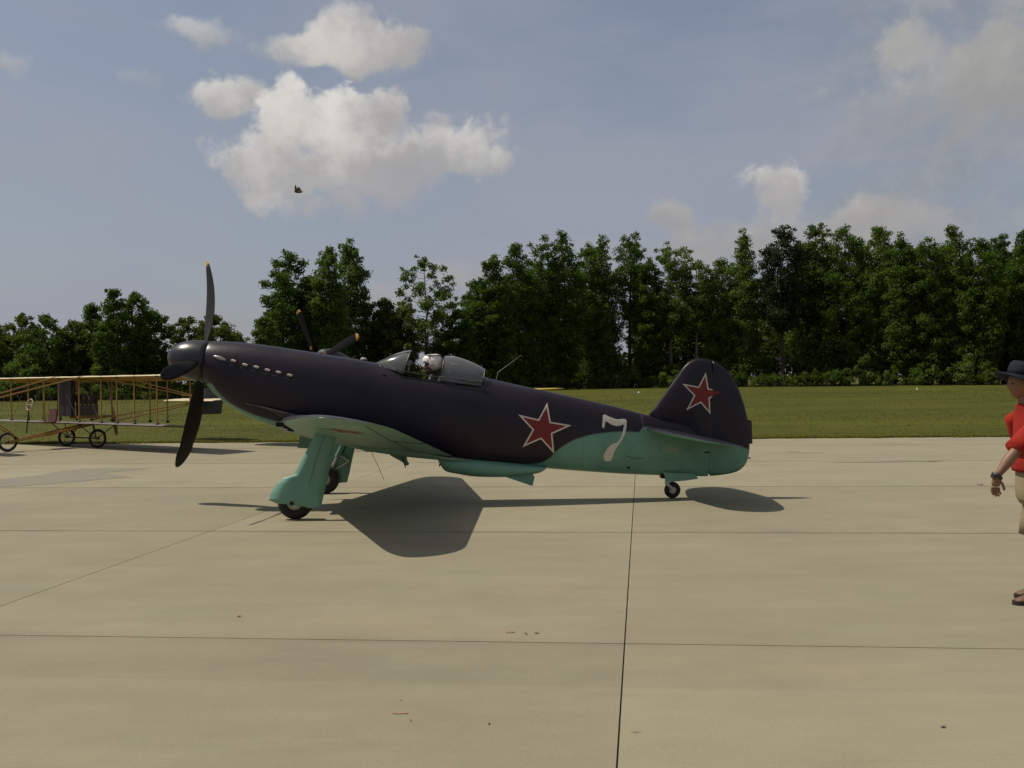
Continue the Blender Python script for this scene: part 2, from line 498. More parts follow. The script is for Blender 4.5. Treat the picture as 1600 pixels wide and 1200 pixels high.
vv[:, 1] = np.stack([bx_ + w * np.cos(ang), by_ + w * np.sin(ang), z0], 1)
vv[:, 2] = np.stack([bx_ + lx, by_ + ly, z0 + .02 + h], 1)
gs = np_mesh('grass_blades', vv.reshape(-1, 3), np.arange(nb * 3).reshape(-1, 3), 3, blade_m, kind='stuff')
gs['label'] = 'short mown grass blades beyond the concrete edge'; gs['category'] = 'grass'

# ------------------------------------------------------------------ trees
def leaf_mat(name, c1, c2, c3):
    mt = bpy.data.materials.new(name); mt.use_nodes = True
    t = NT(mt.node_tree); b = t.n['Principled BSDF']
    geo = t.new('ShaderNodeNewGeometry'); P = geo.outputs['Position']
    oi = t.new('ShaderNodeObjectInfo')
    a = t.noise(P, .38, 3, .6); c = t.noise(P, 1.7, 2, .6)
    k = t.mix(t.ss(a, .38, .62), c1, c2)
    k = t.mix(t.m('MULTIPLY', t.ss(c, .45, .7), .6), k, c3)
    k = t.mix(t.m('MULTIPLY', oi.outputs['Random'], .35), k, c1)
    t.put(b.inputs['Base Color'], k)
    b.inputs['Roughness'].default_value = .62; b.inputs['Specular IOR Level'].default_value = .22
    k = t.mix(1.0, k, (1.22, 1.20, 1.15), 'MULTIPLY'); t.put(b.inputs['Base Color'], k)
    tr = t.new('ShaderNodeBsdfTranslucent'); t.put(tr.inputs[0], t.mix(1.0, k, (.9, 1.0, .5), 'MULTIPLY'))
    mx = t.new('ShaderNodeMixShader'); mx.inputs[0].default_value = .5
    t.l.new(b.outputs[0], mx.inputs[1]); t.l.new(tr.outputs[0], mx.inputs[2])
    t.l.new(mx.outputs[0], t.n['Material Output'].inputs[0])
    return mt
LEAF = {
    'broad': leaf_mat('leaf_broad', (.044, .080, .010), (.078, .122, .016), (.120, .162, .026)),
    'light': leaf_mat('leaf_light', (.070, .112, .020), (.108, .152, .032), (.150, .190, .050)),
    'pine': leaf_mat('leaf_pine', (.022, .038, .016), (.034, .054, .022), (.050, .072, .030)),
    'olive': leaf_mat('leaf_olive', (.058, .078, .014), (.088, .110, .020), (.125, .140, .032)),
}
bark = mat('bark', (.055, .043, .032), .95, var=.4, scale=5, bump=.6, bscale=20, spec=.2)
barkl = mat('bark_pale', (.13, .115, .09), .95, var=.4, scale=5, bump=.6, bscale=20, spec=.2)

def leaf_quads(centers, rads, per, size, rs, squash=.8, droop=0.0):
    """many leaf-sized quads spread through clump volumes"""
    centers = np.asarray(centers); rads = np.asarray(rads)
    cnt = np.maximum(4, (per * (rads / rads.mean()) ** 2)).astype(int)
    idx = np.repeat(np.arange(len(centers)), cnt); n = len(idx)
    d = rs.normal(size=(n, 3)); d /= np.linalg.norm(d, axis=1)[:, None]
    rr = rs.uniform(0, 1, n) ** .45
    # ragged clumps: direction dependent radius
    rag = 1 + .35 * np.sin(d[:, 0] * 5 + idx) * np.cos(d[:, 1] * 4 + idx * 1.7 + d[:, 2] * 3)
    p = centers[idx] + d * (rads[idx] * rr * rag)[:, None] * np.array([1, 1, squash])
    nrm = d * .6 + rs.normal(size=(n, 3)) * .8 + np.array([0, 0, .35])
    nrm /= np.linalg.norm(nrm, axis=1)[:, None]
    t1 = np.cross(nrm, rs.normal(size=(n, 3))); t1 /= np.linalg.norm(t1, axis=1)[:, None]
    t2 = np.cross(nrm, t1)
    s = size * rs.uniform(.55, 1.25, n)[:, None]
    l = s * rs.uniform(.9, 1.6, n)[:, None]
    q = np.empty((n, 4, 3))
    q[:, 0] = p - t1 * l * .5; q[:, 1] = p + t2 * s * .42; q[:, 2] = p + t1 * l * .5; q[:, 3] = p - t2 * s * .42
    return q.reshape(-1, 3), np.arange(n * 4).reshape(-1, 4)

def prof(style, t):
    """crown half width (0..1) against height fraction t in the crown"""
    if style == 'tall': return (math.sin(PI * min(1, t * .92 + .06)) ** .6) * (1 - .35 * t)
    if style == 'round': return math.sin(PI * min(1, t * .86 + .10)) ** .55
    if style == 'open': return .55 + .45 * math.sin(PI * t * .9 + .2)
    if style == 'pine': return (.30 + .70 * math.sin(PI * min(1, max(0, t - .05)) ** .8)) * (1 - .25 * t)
    return (1 - t) ** .6 * .9 + .12            # cone
def make_tree(name, label, h, w, base, style, leaf, loc, seed, per=72, size=.42, nl=26, group=None, lean=0.0, trunk_m=None, cr=1.25, cat='tree', fill=1.0):
    rs = np.random.RandomState(seed); rg = random.Random(seed)
    root = thing(name, label, cat, loc, rg.uniform(0, 6.28), group)
    tb = B()
    top = h * .9
    bend = [Vector((rg.uniform(-.25, .25) * i * .25 + lean * h * (i / 6) ** 1.5, rg.uniform(-.25, .25) * i * .25, top * i / 6 - (.15 if i == 0 else 0))) for i in range(7)]
    r0 = .012 * h + .05
    tube(tb, bend, [r0 * (1 - .85 * i / 6) * (1.35 if i == 0 else 1) for i in range(7)], 8)
    def tp(z):
        k = max(0, min(5.999, z / top * 6)); i = int(k); return bend[i].lerp(bend[i + 1], k - i)
    cen, rad = [], []
    lb = B()
    for i in range(nl):
        t = (i + rg.uniform(.1, .9)) / nl
        z = base + (h - base) * t * .93
        wd = w * prof(style, t) * rg.uniform(.62, 1.08)
        a = i * 2.399 + rg.uniform(-.5, .5)
        p0 = tp(max(.3, z - wd * .35)); 
        end = tp(min(z, top)) + Vector((math.cos(a) * wd, math.sin(a) * wd, 0)); end.z = z + rg.uniform(-.3, .4)
        mid = p0.lerp(end, .5) + Vector((0, 0, -wd * .06))
        tube(lb, [p0, mid, end], [r0 * .32 * (1 - t * .6), r0 * .18 * (1 - t * .5), .02], 5)
        r = cr * rg.uniform(.65, 1.2) * (.72 if t > .82 else 1) * (h / 20) ** .35
        cen.append(end); rad.append(r)
        if wd > 1.6 * r and rg.random() < .85 * fill: cen.append(p0.lerp(end, rg.uniform(.5, .75)) + Vector((0, 0, rg.uniform(-.3, .7)))); rad.append(r * .85)
        if rg.random() < .6 * fill:
            e = end + Vector((math.cos(a + 1) * r * .9, math.sin(a + 1) * r * .9, rg.uniform(-.4, .9) * r)); cen.append(e); rad.append(r * .6)
        if rg.random() < .55 * fill:
            e = end + Vector((math.cos(a - 1) * r * 1.0, math.sin(a - 1) * r * 1.0, rg.uniform(-.2, 1.1) * r)); cen.append(e); rad.append(r * .5)
    # leader shoots at the very top
    for k in range(4):
        cen.append(tp(top) + Vector((rg.uniform(-.4, .4) * w * .4, rg.uniform(-.4, .4) * w * .4, (h - top) * rg.uniform(.0, .85)))); rad.append(cr * .55)
    obj('trunk', tb, trunk_m or bark, root)
    obj('branches', lb, trunk_m or bark, root, kind='stuff')
    v, f = leaf_quads([tuple(c) for c in cen], rad, per, size, rs)
    np_mesh('crown', v, f, 4, LEAF[leaf], root)
    return root
def copy_tree(root, loc, rz, s, label=None):
    r = root.copy(); C.objects.link(r); r.location = loc; r.rotation_euler = (0, 0, rz); r.scale = s
    if label: r['label'] = label
    for ch in list(root.children):
        c = ch.copy(); C.objects.link(c); c.parent = r
    return r

def tree_D(x):  # depth of the front of the tree line against photo x
    return float(np.interp(x, [-200, 260, 420, 700, 900, 1200, 1600, 1900], [108, 114, 128, 150, 168, 160, 150, 145]))
# (x, top y, half width px, crown base fraction, style, leaf, trees' own words)
TREES = [
    (-95, 492, 42, .12, 'round', 'olive', 'low rounded dark tree just off the left edge of the tree line'),
    (-30, 500, 40, .1, 'round', 'olive', 'low broad olive tree at the far left frame edge'),
    (28, 494, 36, .08, 'round', 'olive', 'low bushy tree above the left end of the biplane wing'),
    (72, 492, 34, .06, 'round', 'broad', 'low bushy tree second from the left frame edge'),
    (112, 500, 30, .06, 'round', 'olive', 'low rounded tree above the biplane radiator'),
    (143, 476, 26, .1, 'tall', 'broad', 'mid height tree left of the twin topped tree'),
    (176, 449, 27, .15, 'tall', 'broad', 'left crown of the tallest pair behind the biplane'),
    (208, 456, 30, .2, 'round', 'broad', 'right crown of the tallest pair behind the biplane'),
    (238, 486, 28, .25, 'round', 'broad', 'dark leaning tree at the right end of the left grove'),
    (292, 497, 24, .35, 'open', 'olive', 'small flat topped tree left of the upright propeller blade'),
    (335, 494, 30, .3, 'round', 'olive', 'small rounded tree right of the upright propeller blade'),
    (372, 520, 18, .1, 'round', 'light', 'low shrubby tree behind the aircraft nose'),
    (412, 492, 20, .1, 'cone', 'light', 'small pale pointed tree left of the tall grove'),
    (452, 394, 42, .2, 'round', 'broad', 'broad tall tree with rounded crown above the dark nose'),
    (487, 428, 30, .2, 'tall', 'broad', 'mid height tree between the broad and slender trees above the nose'),
    (514, 384, 22, .25, 'tall', 'light', 'slender open crowned tree left of the thinnest one'),
    (546, 372, 23, .25, 'tall', 'light', 'thinnest tallest tree of the grove above the nose'),
    (575, 470, 22, .15, 'round', 'broad', 'short bushy tree right of the thin tall tree'),
    (602, 462, 22, .1, 'tall', 'broad', 'short upright tree above the windshield'),
    (664, 401, 46, .3, 'open', 'light', 'lone spreading tree with open crown above the pilot'),
    (628, 480, 24, .1, 'round', 'olive', 'short olive tree left of the lone spreading tree'),
    (712, 482, 26, .1, 'round', 'broad', 'short rounded tree right of the lone spreading tree'),
    (745, 436, 28, .12, 'round', 'broad', 'left shoulder tree where the long tall wood begins'),
    (773, 396, 28, .15, 'tall', 'broad', 'first tall tree at the left of the long wood'),
    (808, 372, 30, .2, 'tall', 'broad', 'tall narrow topped tree behind the rear canopy'),
    (845, 366, 32, .2, 'round', 'broad', 'left dense crown of the highest middle trees'),
    (880, 358, 32, .2, 'tall', 'broad', 'highest dense crown in the middle of the wood'),
    (918, 372, 26, .3, 'tall', 'light', 'pale narrow crown right of the highest middle tree'),
    (942, 366, 24, .35, 'tall', 'light', 'pale crown before the gap above the numeral seven'),
    (982, 362, 22, .45, 'open', 'broad', 'thin tufted tree standing in the gap of the wood'),
    (1012, 400, 26, .2, 'tall', 'broad', 'mid height dark tree behind the gap'),
    (1046, 376, 34, .35, 'open', 'light', 'airy tree with bare reaching limbs left of the fin'),
    (1088, 400, 26, .4, 'open', 'light', 'airy outlying limbs above the fin'),
    (1128, 402, 26, .1, 'round', 'light', 'low pale tree above the fin tip'),
    (1162, 356, 22, .2, 'tall', 'light', 'slim pointed tree left of the dark pine'),
    (1220, 348, 34, .35, 'pine', 'pine', 'dark dense pine standing above the rudder'),
    (1250, 372, 24, .2, 'tall', 'broad', 'dark tree touching the pine on its right'),
    (1272, 342, 18, .35, 'open', 'broad', 'thin tufted top right of the dark pine'),
    (1322, 346, 38, .1, 'round', 'broad', 'broad green tree first in the solid right wood'),
    (1378, 342, 30, .1, 'tall', 'light', 'pointed green tree in the solid right wood'),
    (1412, 362, 26, .1, 'tall', 'broad', 'twin topped tree right of the pointed green one'),
    (1445, 366, 30, .1, 'round', 'broad', 'rounded green tree in the middle of the right wood'),
    (1492, 349, 30, .1, 'tall', 'light', 'pointed tree with a fine tip in the right wood'),
    (1530, 364, 30, .1, 'round', 'broad', 'rounded tree left of the man with the hat'),
    (1568, 362, 28, .1, 'tall', 'broad', 'tree rising directly over the man with the hat'),
    (1604, 350, 28, .1, 'tall', 'broad', 'tree at the right frame edge'),
    (1650, 355, 34, .1, 'round', 'broad', 'tree just beyond the right frame edge'),
    (1710, 352, 36, .1, 'tall', 'broad', 'second tree beyond the right frame edge'),
]
rg = random.Random(11)
tree_objs = []
for k, (x, yt, wp, bf, st, lf, lab) in enumerate(TREES):
    D = tree_D(x) + rg.uniform(-4, 5)
    top = at(x, yt, D); h = top.z
    w = wp / F * D * 1.0
    dense = x > 1100
    tl = {'open': .6}.get(st, 1.0)
    nl = int(22 + h * .9 + w * 1.6) if st != 'open' else int(28 + h * .7 + w)
    if x < 420: nl = int(nl * .85)
    if x > 740 and st not in ('open', 'pine'): bf = min(bf, .07); nl = int(nl * 1.25)
    tree_objs.append(make_tree('pine_tree' if st == 'pine' else 'broadleaf_tree', lab, h, w, bf * h, st, lf, (top.x, D, 0), 100 + k,
              per=(150 if st != 'open' else 110), size=(.27 if D > 125 else .22), nl=nl, group='trees along the edge of the airfield',
              trunk_m=barkl if lf == 'light' else bark, cr=(1.30 if st != 'open' else 1.0) * (D / 150) ** .5, fill=1.0 if st != 'open' else .75))
# a second row fills the wood behind: copies of the front trees
taken = set()
def short(t):
    w_ = t.split()
    if len(w_) > 16: w_ = [q for q in w_ if q not in ('the',)]
    return ' '.join(w_[:16])
k = 0
for x, yt in [(-60, 515), (10, 520), (60, 516), (110, 520), (160, 500), (215, 505), (440, 470), (480, 455), (530, 450), (760, 455), (790, 430), (830, 405), (865, 400), (905, 410), (940, 425), (1000, 440),
              (1040, 430), (1070, 450), (1120, 430), (1160, 410), (1200, 420), (1260, 395), (1300, 375), (1345, 372), (1395, 380), (1430, 385), (1470, 378), (1510, 385), (1550, 380), (1590, 378), (1640, 380)]:
    D = tree_D(x) + 16 + rg.uniform(0, 6)
    top = at(x, yt, D)
    cand = [o_ for o_, tt in zip(tree_objs, TREES) if tt[4] in ('round', 'tall') and abs(tt[0] - x) < 420]
    src = cand[k % len(cand)]; k += 1
    sz = max(v.z for v in [Vector(c) for c in next(c for c in src.children if c.name.startswith('crown')).bound_box])
    s = top.z / sz
    free = [t_ for t_ in TREES if t_[6] not in taken] or TREES
    near_t = min(free, key=lambda t_: abs(t_[0] - x)); taken.add(near_t[6])
    copy_tree(src, (top.x, D, 0), rg.uniform(0, 6.28), (s * 1.15, s * 1.15, s), short('half hidden tree behind the ' + near_t[6]))

# understory: the dark leafy mass inside the wood, and the sunlit shrubs at its foot
cen, rad = [], []
for _ in range(1500):
    x = rg.uniform(-160, 1700)
    if 262 < x < 405 and rg.random() < .8: continue
    D = tree_D(x) + rg.uniform(-1, 24)
    tall = float(np.interp(x, [-200, 250, 330, 420, 560, 700, 760, 1000, 1080, 1300, 1700], [5, 5, 2, 3.2, 4, 4, 7, 8, 9, 15, 16]))
    p = at(x, 600, D); z = rg.uniform(.2, tall) * rg.uniform(.5, 1)
    cen.append((p.x, D, z)); rad.append(rg.uniform(.9, 1.9))
v, f = leaf_quads(cen, rad, 85, .46, np.random.RandomState(3))
us = np_mesh('woodland_understory', v, f, 4, LEAF['olive'], kind='stuff')
us['label'] = 'dark tangled undergrowth inside the wood behind the airfield'; us['category'] = 'undergrowth'

def make_shrub(seed, h, w, leaf):
    rs = np.random.RandomState(seed); rr = random.Random(seed)
    root = thing('shrub', 'shrub', 'shrub', (0, 0, 0), 0, 'shrubs at the foot of the wood')
    cen, rad = [], []
    sb = B()
    for i in range(16):
        a = rr.uniform(0, 6.28); d = w * rr.uniform(0, 1) ** .6; z = h * rr.uniform(.15, .9) * (1 - .5 * (d / w) ** 2)
        cen.append((math.cos(a) * d, math.sin(a) * d, z)); rad.append(rr.uniform(.4, .8))
        tube(sb, [(0, 0, 0), (math.cos(a) * d * .5, math.sin(a) * d * .5, z * .6), cen[-1]], [.05, .03, .01], 4)
    obj('stems', sb, bark, root, kind='stuff')
    v, f = leaf_quads(cen, rad, 110, .24, rs)
    np_mesh('foliage', v, f, 4, LEAF[leaf], root)
    return root
protos = [make_shrub(1, 3.4, 2.2, 'light'), make_shrub(2, 2.2, 2.6, 'olive'), make_shrub(3, 4.2, 2.0, 'light'), make_shrub(4, 2.6, 3.0, 'broad')]
used = [False] * 4
xs_sh = [-60, -10, 22, 45, 80, 120, 150, 185, 215, 245, 300, 345, 385, 430, 470, 520, 560, 590, 620, 700, 735, 770, 800, 825, 850, 880, 905, 935, 955, 985, 1010, 1035, 1060, 1085,
         1115, 1150, 1180, 1205, 1235, 1262, 1290, 1320, 1350, 1385, 1420, 1455, 1490, 1515, 1550, 1590, 1630]
kinds = ['pale green shrub', 'low olive shrub', 'tall pale shrub', 'wide dark shrub']
taken2 = set()
def where(x):
    for lim, t in ((0, 'off the left frame edge'), (60, 'behind the left end of the biplane'), (140, 'behind the biplane engine'), (260, 'behind the right wing of the biplane'), (400, 'behind the aircraft spinner'),
                   (580, 'behind the aircraft cowling'), (720, 'behind the cockpit'), (800, 'behind the rear canopy'), (900, 'behind the aircraft spine'), (960, 'above the numeral seven'), (1040, 'left of the fin'),
                   (1180, 'directly behind the fin'), (1300, 'right of the rudder'), (1420, 'under the solid right wood'), (1540, 'left of the hatted man'), (9999, 'behind the hatted man')):
        if x < lim: return t
for n_, x in enumerate(xs_sh):
    q = rg.randrange(4)
    D = tree_D(x) - rg.uniform(3, 7)
    p = at(x, 600, D)
    s = rg.choice((.45, .7, .85, 1.0, 1.3)) * (1.0 if x > 600 else .75)
    free = [t_ for t_ in TREES if t_[6] not in taken2]
    if free: near_t = min(free, key=lambda t_: abs(t_[0] - x)); taken2.add(near_t[6]); lab = short(kinds[q] + ' below the ' + near_t[6])
    else: lab = kinds[q] + ' at the wood edge ' + where(x) + (' leftmost' if x < 1560 else ' in the middle' if x < 1610 else ' rightmost')
    if not used[q]:
        used[q] = True; o_ = protos[q]; o_.location = (p.x, D, 0); o_.scale = (s, s, s * rg.uniform(.8, 1.2)); o_['label'] = lab
    else:
        copy_tree(protos[q], (p.x, D, 0), rg.uniform(0, 6.28), (s, s, s * rg.uniform(.8, 1.3)), lab)

# ================================================================== MAIN AIRCRAFT
PSI = R(3.2)
CP = Vector((-2.77, 13.9, 0))
pd_ = Vector((math.cos(PSI), math.sin(PSI), 0)); pn = Vector((-math.sin(PSI), math.cos(PSI), 0))
def L(x, y, v=0.0):
    """photo pixel -> aircraft frame (s rearward, v away from camera, z up) on the plane at offset v from its centre plane"""
    r = ray(x, y)
    o0 = CP + pn * v
    t = (o0 - CAM).dot(pn) / r.dot(pn)
    P = CAM + r * t - CP
    return Vector((P.dot(pd_), v, P.z))
yak = thing('fighter_aircraft', 'dark blue and turquoise propeller fighter with red stars and a white 7 on concrete', 'aircraft', CP, PSI)

DARK = (.0105, .0074, .0130); TURQ = (.135, .285, .215)
# boundary of the two paints against s, traced along the side
BND = [(262, 600), (310, 602), (326, 599), (336, 609), (350, 624), (375, 640), (410, 653), (450, 664), (500, 678), (560, 680), (600, 682), (640, 694), (680, 706), (720, 716), (760, 722), (800, 726),
       (838, 726), (856, 719), (868, 707), (882, 696), (902, 686), (935, 678), (985, 675), (1002, 676), (1008, 668), (1030, 671), (1090, 682), (1145, 693), (1171, 702), (1180, 704)]
bl = [L(x, y, -.3) for x, y in BND]
S0, S1 = bl[0].x, bl[-1].x
Z0, Z1 = .3, 2.3
def m_paint(t, vec, colr, b):
    sp = t.new('ShaderNodeSeparateXYZ'); t.put(sp.inputs[0], vec)
    u = t.m('DIVIDE', t.m('SUBTRACT', sp.outputs[0], S0), S1 - S0, clamp=True)
    fc = t.new('ShaderNodeFloatCurve')
    cv = fc.mapping.curves[0]
    pts = [((p.x - S0) / (S1 - S0), (p.z - Z0) / (Z1 - Z0)) for p in bl]
    cv.points[0].location = pts[0]; cv.points[1].location = pts[-1]
    for p in pts[1:-1]: cv.points.new(*p)
    fc.mapping.update()
    t.put(fc.inputs['Value'], u)
    zb = t.m('MULTIPLY_ADD', fc.outputs[0], Z1 - Z0, Z0)
    k = t.ss(t.m('SUBTRACT', sp.outputs[2], zb), -.018, .018)
    wear = t.noise(vec, 2.2, 6, .65); wf = t.noise(vec, 26, 4, .7)
    dk = t.mix(t.ss(wear, .35, .7), (DARK[0], DARK[1], DARK[2], 1), (DARK[0] * 1.7, DARK[1] * 1.6, DARK[2] * 1.55, 1))
    tq = t.mix(t.ss(wear, .35, .7), (TURQ[0] * .82, TURQ[1] * .84, TURQ[2] * .82, 1), (TURQ[0] * 1.1, TURQ[1] * 1.08, TURQ[2] * 1.1, 1))
    c = t.mix(k, tq, dk)
    # oil and exhaust grime streaming aft
    grime = t.ss(t.noise(t.scalevec(vec, (.9, 4, 7)), 1.2, 5, .7), .58, .8)
    c = t.mix(t.m('MULTIPLY', grime, .35), c, (.03, .028, .022))
    t.put(b.inputs['Roughness'], t.m('MULTIPLY_ADD', wf, .22, .28))
    return c
paint = mat('two_tone_paint', rough=.38, fn=m_paint, bump=.05, bscale=9, spec=.34)
dark_p = mat('dark_blue_paint', (.013, .0105, .018), .36, var=.3, scale=3, bump=.04, bscale=9)
turq_p = mat('turquoise_paint', TURQ, .5, var=.16, scale=2.5, bump=.05, bscale=12)
turq_d = mat('turquoise_paint_worn', (TURQ[0] * .8, TURQ[1] * .8, TURQ[2] * .8), .55, var=.25, scale=5)
red_p = mat('red_marking', (.17, .006, .006), .5, var=.12, scale=6)
white_p = mat('white_marking', (.60, .55, .47), .55, var=.14, scale=8)
grey_p = mat('bare_metal', (.42, .40, .38), .35, .8, var=.2)
rubber = mat('tyre_rubber', (.016, .015, .014), .85, var=.3, scale=9)
black_m = mat('black_interior', (.012, .012, .011), .8)
exh_m = mat('exhaust_metal', (.36, .31, .28), .38, .55, var=.3, scale=20)
yellow_p = mat('yellow_tip', (.55, .33, .03), .5)
prop_m = mat('propeller_black', (.008, .0070, .0065), .62, var=.3, spec=.22)
hole_m = mat('dark_hole', (.004, .004, .004), .9)

def ring(pt, pb, w, n=28, ex=2.25, c=None, bot=None):
    c_ = (pt + pb) / 2; a = (pt - pb) / 2
    out = []
    for k in range(n):
        th = 2 * PI * k / n
        cs, sn = math.cos(th), math.sin(th)
        e = ex if cs >= 0 or bot is None else bot
        out.append(c_ + a * (math.copysign(abs(cs) ** (2 / e), cs)) + Vector((0, 1, 0)) * w * math.copysign(abs(sn) ** (2 / e), sn))
    return out
# fuselage stations: top pixel, bottom pixel, half width
ST = [
    (330, 533.2, 320.2, 598.6, .278, 2.0), (336, 533.0, 326, 604, .300, 2.05), (350, 533.5, 338, 617, .335, 2.1), (375, 534.5, 365, 638, .365, 2.2), (405, 538, 398, 655, .385, 2.3), (440, 543, 437, 669, .395, 2.35), (480, 549, 480, 681, .400, 2.4),
    (520, 555.5, 524, 691, .405, 2.4), (556, 561, 560, 699, .405, 2.4), (588, 567.5, 592, 706, .405, 2.4), (612, 573, 616, 710, .405, 2.5), (636, 578, 640, 713, .405, 2.6), (662, 582, 665, 716, .402, 2.7), (690, 586, 692, 719, .398, 2.7),
    (715, 589, 716, 721, .392, 2.6), (742, 592, 743, 723, .383, 2.5), (762, 592.5, 763, 725, .375, 2.3), (790, 598, 790, 727, .358, 2.15), (830, 606, 830, 730, .330, 2.1), (870, 614.5, 870, 733, .300, 2.1), (915, 624.5, 915, 736.5, .262, 2.05),
    (960, 635, 960, 739.5, .220, 2.05), (1000, 645.5, 1000, 741.5, .175, 2.05), (1030, 653, 1030, 742.5, .140, 2.1), (1060, 660, 1060, 743.5, .105, 2.1), (1090, 668, 1088, 744, .070, 2.1), (1108, 674, 1106, 744, .045, 2.1),
]
rows = catmull(ST, 4)
rings = [ring(L(r[0], r[1]), L(r[2], r[3]), r[4], 40, r[5]) for r in rows]
fb = B()
loft(fb, rings)
bmesh.ops.recalc_face_normals(fb, faces=fb.faces)
fus_bvh = BVHTree.FromBMesh(fb)
# the cockpit opening
ca, cb = L(622, 575).x, L(750, 598).x
kill = []
for f_ in fb.faces:
    c_ = f_.calc_center_median()
    if ca < c_.x < cb and abs(c_.y) < .265 and f_.normal.z > .25 and c_.z > 1.2: kill.append(f_)
bmesh.ops.delete(fb, geom=kill, context='FACES')
obj('fuselage', fb, paint, yak, smooth='all')

def skin_y(s, z, side=-1, default=.3):
    """half width of the fuselage side at s, z"""
    hit = fus_bvh.ray_cast(Vector((s, side * 3, z)), Vector((0, -side, 0)))
    return hit[0] if hit[0] is not None else Vector((s, side * default, z))

# cockpit tub, sill rails, seat, panel
tub = B()
p0, p1 = L(618, 585), L(752, 604)
for sgn in (-1, 1):
    a0 = Vector((p0.x, sgn * .285, p0.z - .02)); a1 = Vector((p1.x, sgn * .285, p1.z - .03))
    extrude_poly(tub, [a0, a1, a1 - Vector((0, 0, .55)), a0 - Vector((0, 0, .55))], Vector((0, -sgn * .012, 0)))
extrude_poly(tub, [Vector((p0.x, -.28, p0.z - .57)), Vector((p1.x, -.28, p1.z - .57)), Vector((p1.x, .28, p1.z - .57)), Vector((p0.x, .28, p0.z - .57))], Vector((0, 0, -.02)))
extrude_poly(tub, [Vector((p0.x, -.28, p0.z)), Vector((p0.x, .28, p0.z)), Vector((p0.x, .28, p0.z - .57)), Vector((p0.x, -.28, p0.z - .57))], Vector((-.02, 0, 0)))
extrude_poly(tub, [Vector((p1.x, -.28, p1.z)), Vector((p1.x, .28, p1.z)), Vector((p1.x, .28, p1.z - .57)), Vector((p1.x, -.28, p1.z - .57))], Vector((.02, 0, 0)))
obj('cockpit_tub', tub, mat('cockpit_green', (.05, .06, .035), .7), yak, smooth=False)
for sgn in (-1, 1):
    rl = B()
    pts = [L(x, y) + Vector((0, sgn * .275, 0)) for x, y in ((620, 578.5), (650, 583.5), (690, 590.5), (725, 595), (752, 598))]
    tube(rl, pts, .010, 6)
    obj('canopy_rail', rl, mat('rail_olive', (.025, .025, .018), .7), yak)
seat = B(); ps = L(694, 600)
box(seat, ps + Vector((.10, 0, -.05)), (.05, .40, .55), Matrix.Rotation(R(-12), 3, 'Y')); box(seat, ps + Vector((-.12, 0, -.32)), (.42, .40, .05))
obj('pilot_seat', seat, mat('seat_brown', (.12, .05, .025), .7), yak)
hr = B(); ph = L(727, 590); box(hr, ph, (.10, .26, .16), Matrix.Rotation(R(-14), 3, 'Y'))
obj('headrest', hr, MATS['seat_brown'], yak)
rd = B(); box(rd, L(738, 596), (.20, .22, .10), Matrix.Rotation(R(10), 3, 'Y'))
obj('radio_box', rd, mat('radio_tan', (.30, .20, .10), .6), yak)
ip = B(); box(ip, L(618, 583) + Vector((.03, 0, 0)), (.03, .44, .22))
obj('instrument_panel', ip, black_m, yak)
gs_ = B(); box(gs_, L(640, 567) + Vector((0, 0, 0)), (.05, .05, .08), Matrix.Rotation(R(30), 3, 'Y')); tube(gs_, [L(638, 580), L(640, 567)], .012, 6)
obj('gun_sight', gs_, mat('sight_grey', (.20, .18, .17), .4), yak)

# glazing
def m_glass():
    mt = bpy.data.materials.new('canopy_glass'); mt.use_nodes = True
    t = NT(mt.node_tree); b = t.n['Principled BSDF']
    b.inputs['Base Color'].default_value = (.30, .31, .31, 1); b.inputs['Roughness'].default_value = .16; b.inputs['Specular IOR Level'].default_value = .75
    tr = t.new('ShaderNodeBsdfTransparent'); tr.inputs[0].default_value = (.80, .84, .86, 1)
    fr = t.new('ShaderNodeFresnel'); fr.inputs[0].default_value = 1.45
    sc_ = t.noise(t.new('ShaderNodeTexCoord').outputs['Object'], 14, 4, .6)
    mx = t.new('ShaderNodeMixShader'); t.put(mx.inputs[0], t.m('ADD', t.m('MULTIPLY', fr.outputs[0], .8), t.m('MULTIPLY_ADD', sc_, .05, .30), clamp=True))
    t.l.new(tr.outputs[0], mx.inputs[1]); t.l.new(b.outputs[0], mx.inputs[2]); t.l.new(mx.outputs[0], t.n['Material Output'].inputs[0])
    return mt
glass = m_glass()
frame_p = mat('canopy_frame', (.02, .02, .023), .5, var=.2)
def arch(pt, pb, w, n=15, ex=2.2):
    out = []
    for k in range(n):
        th = PI * k / (n - 1)
        out.append(pb + (pt - pb) * (abs(math.sin(th)) ** (2 / ex)) + Vector((0, math.copysign(abs(math.cos(th)) ** (2 / ex), math.cos(th)) * w, 0)))
    return out
def glazing(name, st, arches, thick=.006):
    bm = B()
    rr = [arch(L(a[0], a[1]), L(a[2], a[3]), a[4]) for a in catmull(st, 3)]
    loft(bm, rr, cap=False, closed=False)
    bmesh.ops.recalc_face_normals(bm, faces=bm.faces)
    o_ = obj(name, bm, glass, yak, smooth='all')
    for i in arches:
        a = st[i]; fbm = B()
        tube(fbm, arch(L(a[0], a[1]), L(a[2], a[3]), a[4] + .003), .008, 6)
        obj('frame', fbm, frame_p, o_)
    for sgn in (-1, 1):
        fbm = B(); tube(fbm, [L(a[2], a[3]) + Vector((0, sgn * a[4], 0)) for a in st], .006, 6)
        obj('frame', fbm, frame_p, o_)
    return o_
glazing('windshield', [(587, 567.5, 590, 571, .06), (600, 561, 601, 573.5, .15), (615, 554, 612, 577, .21), (630, 549, 622, 580.5, .25), (643, 547, 631, 584, .27)], [4])
bm = B()
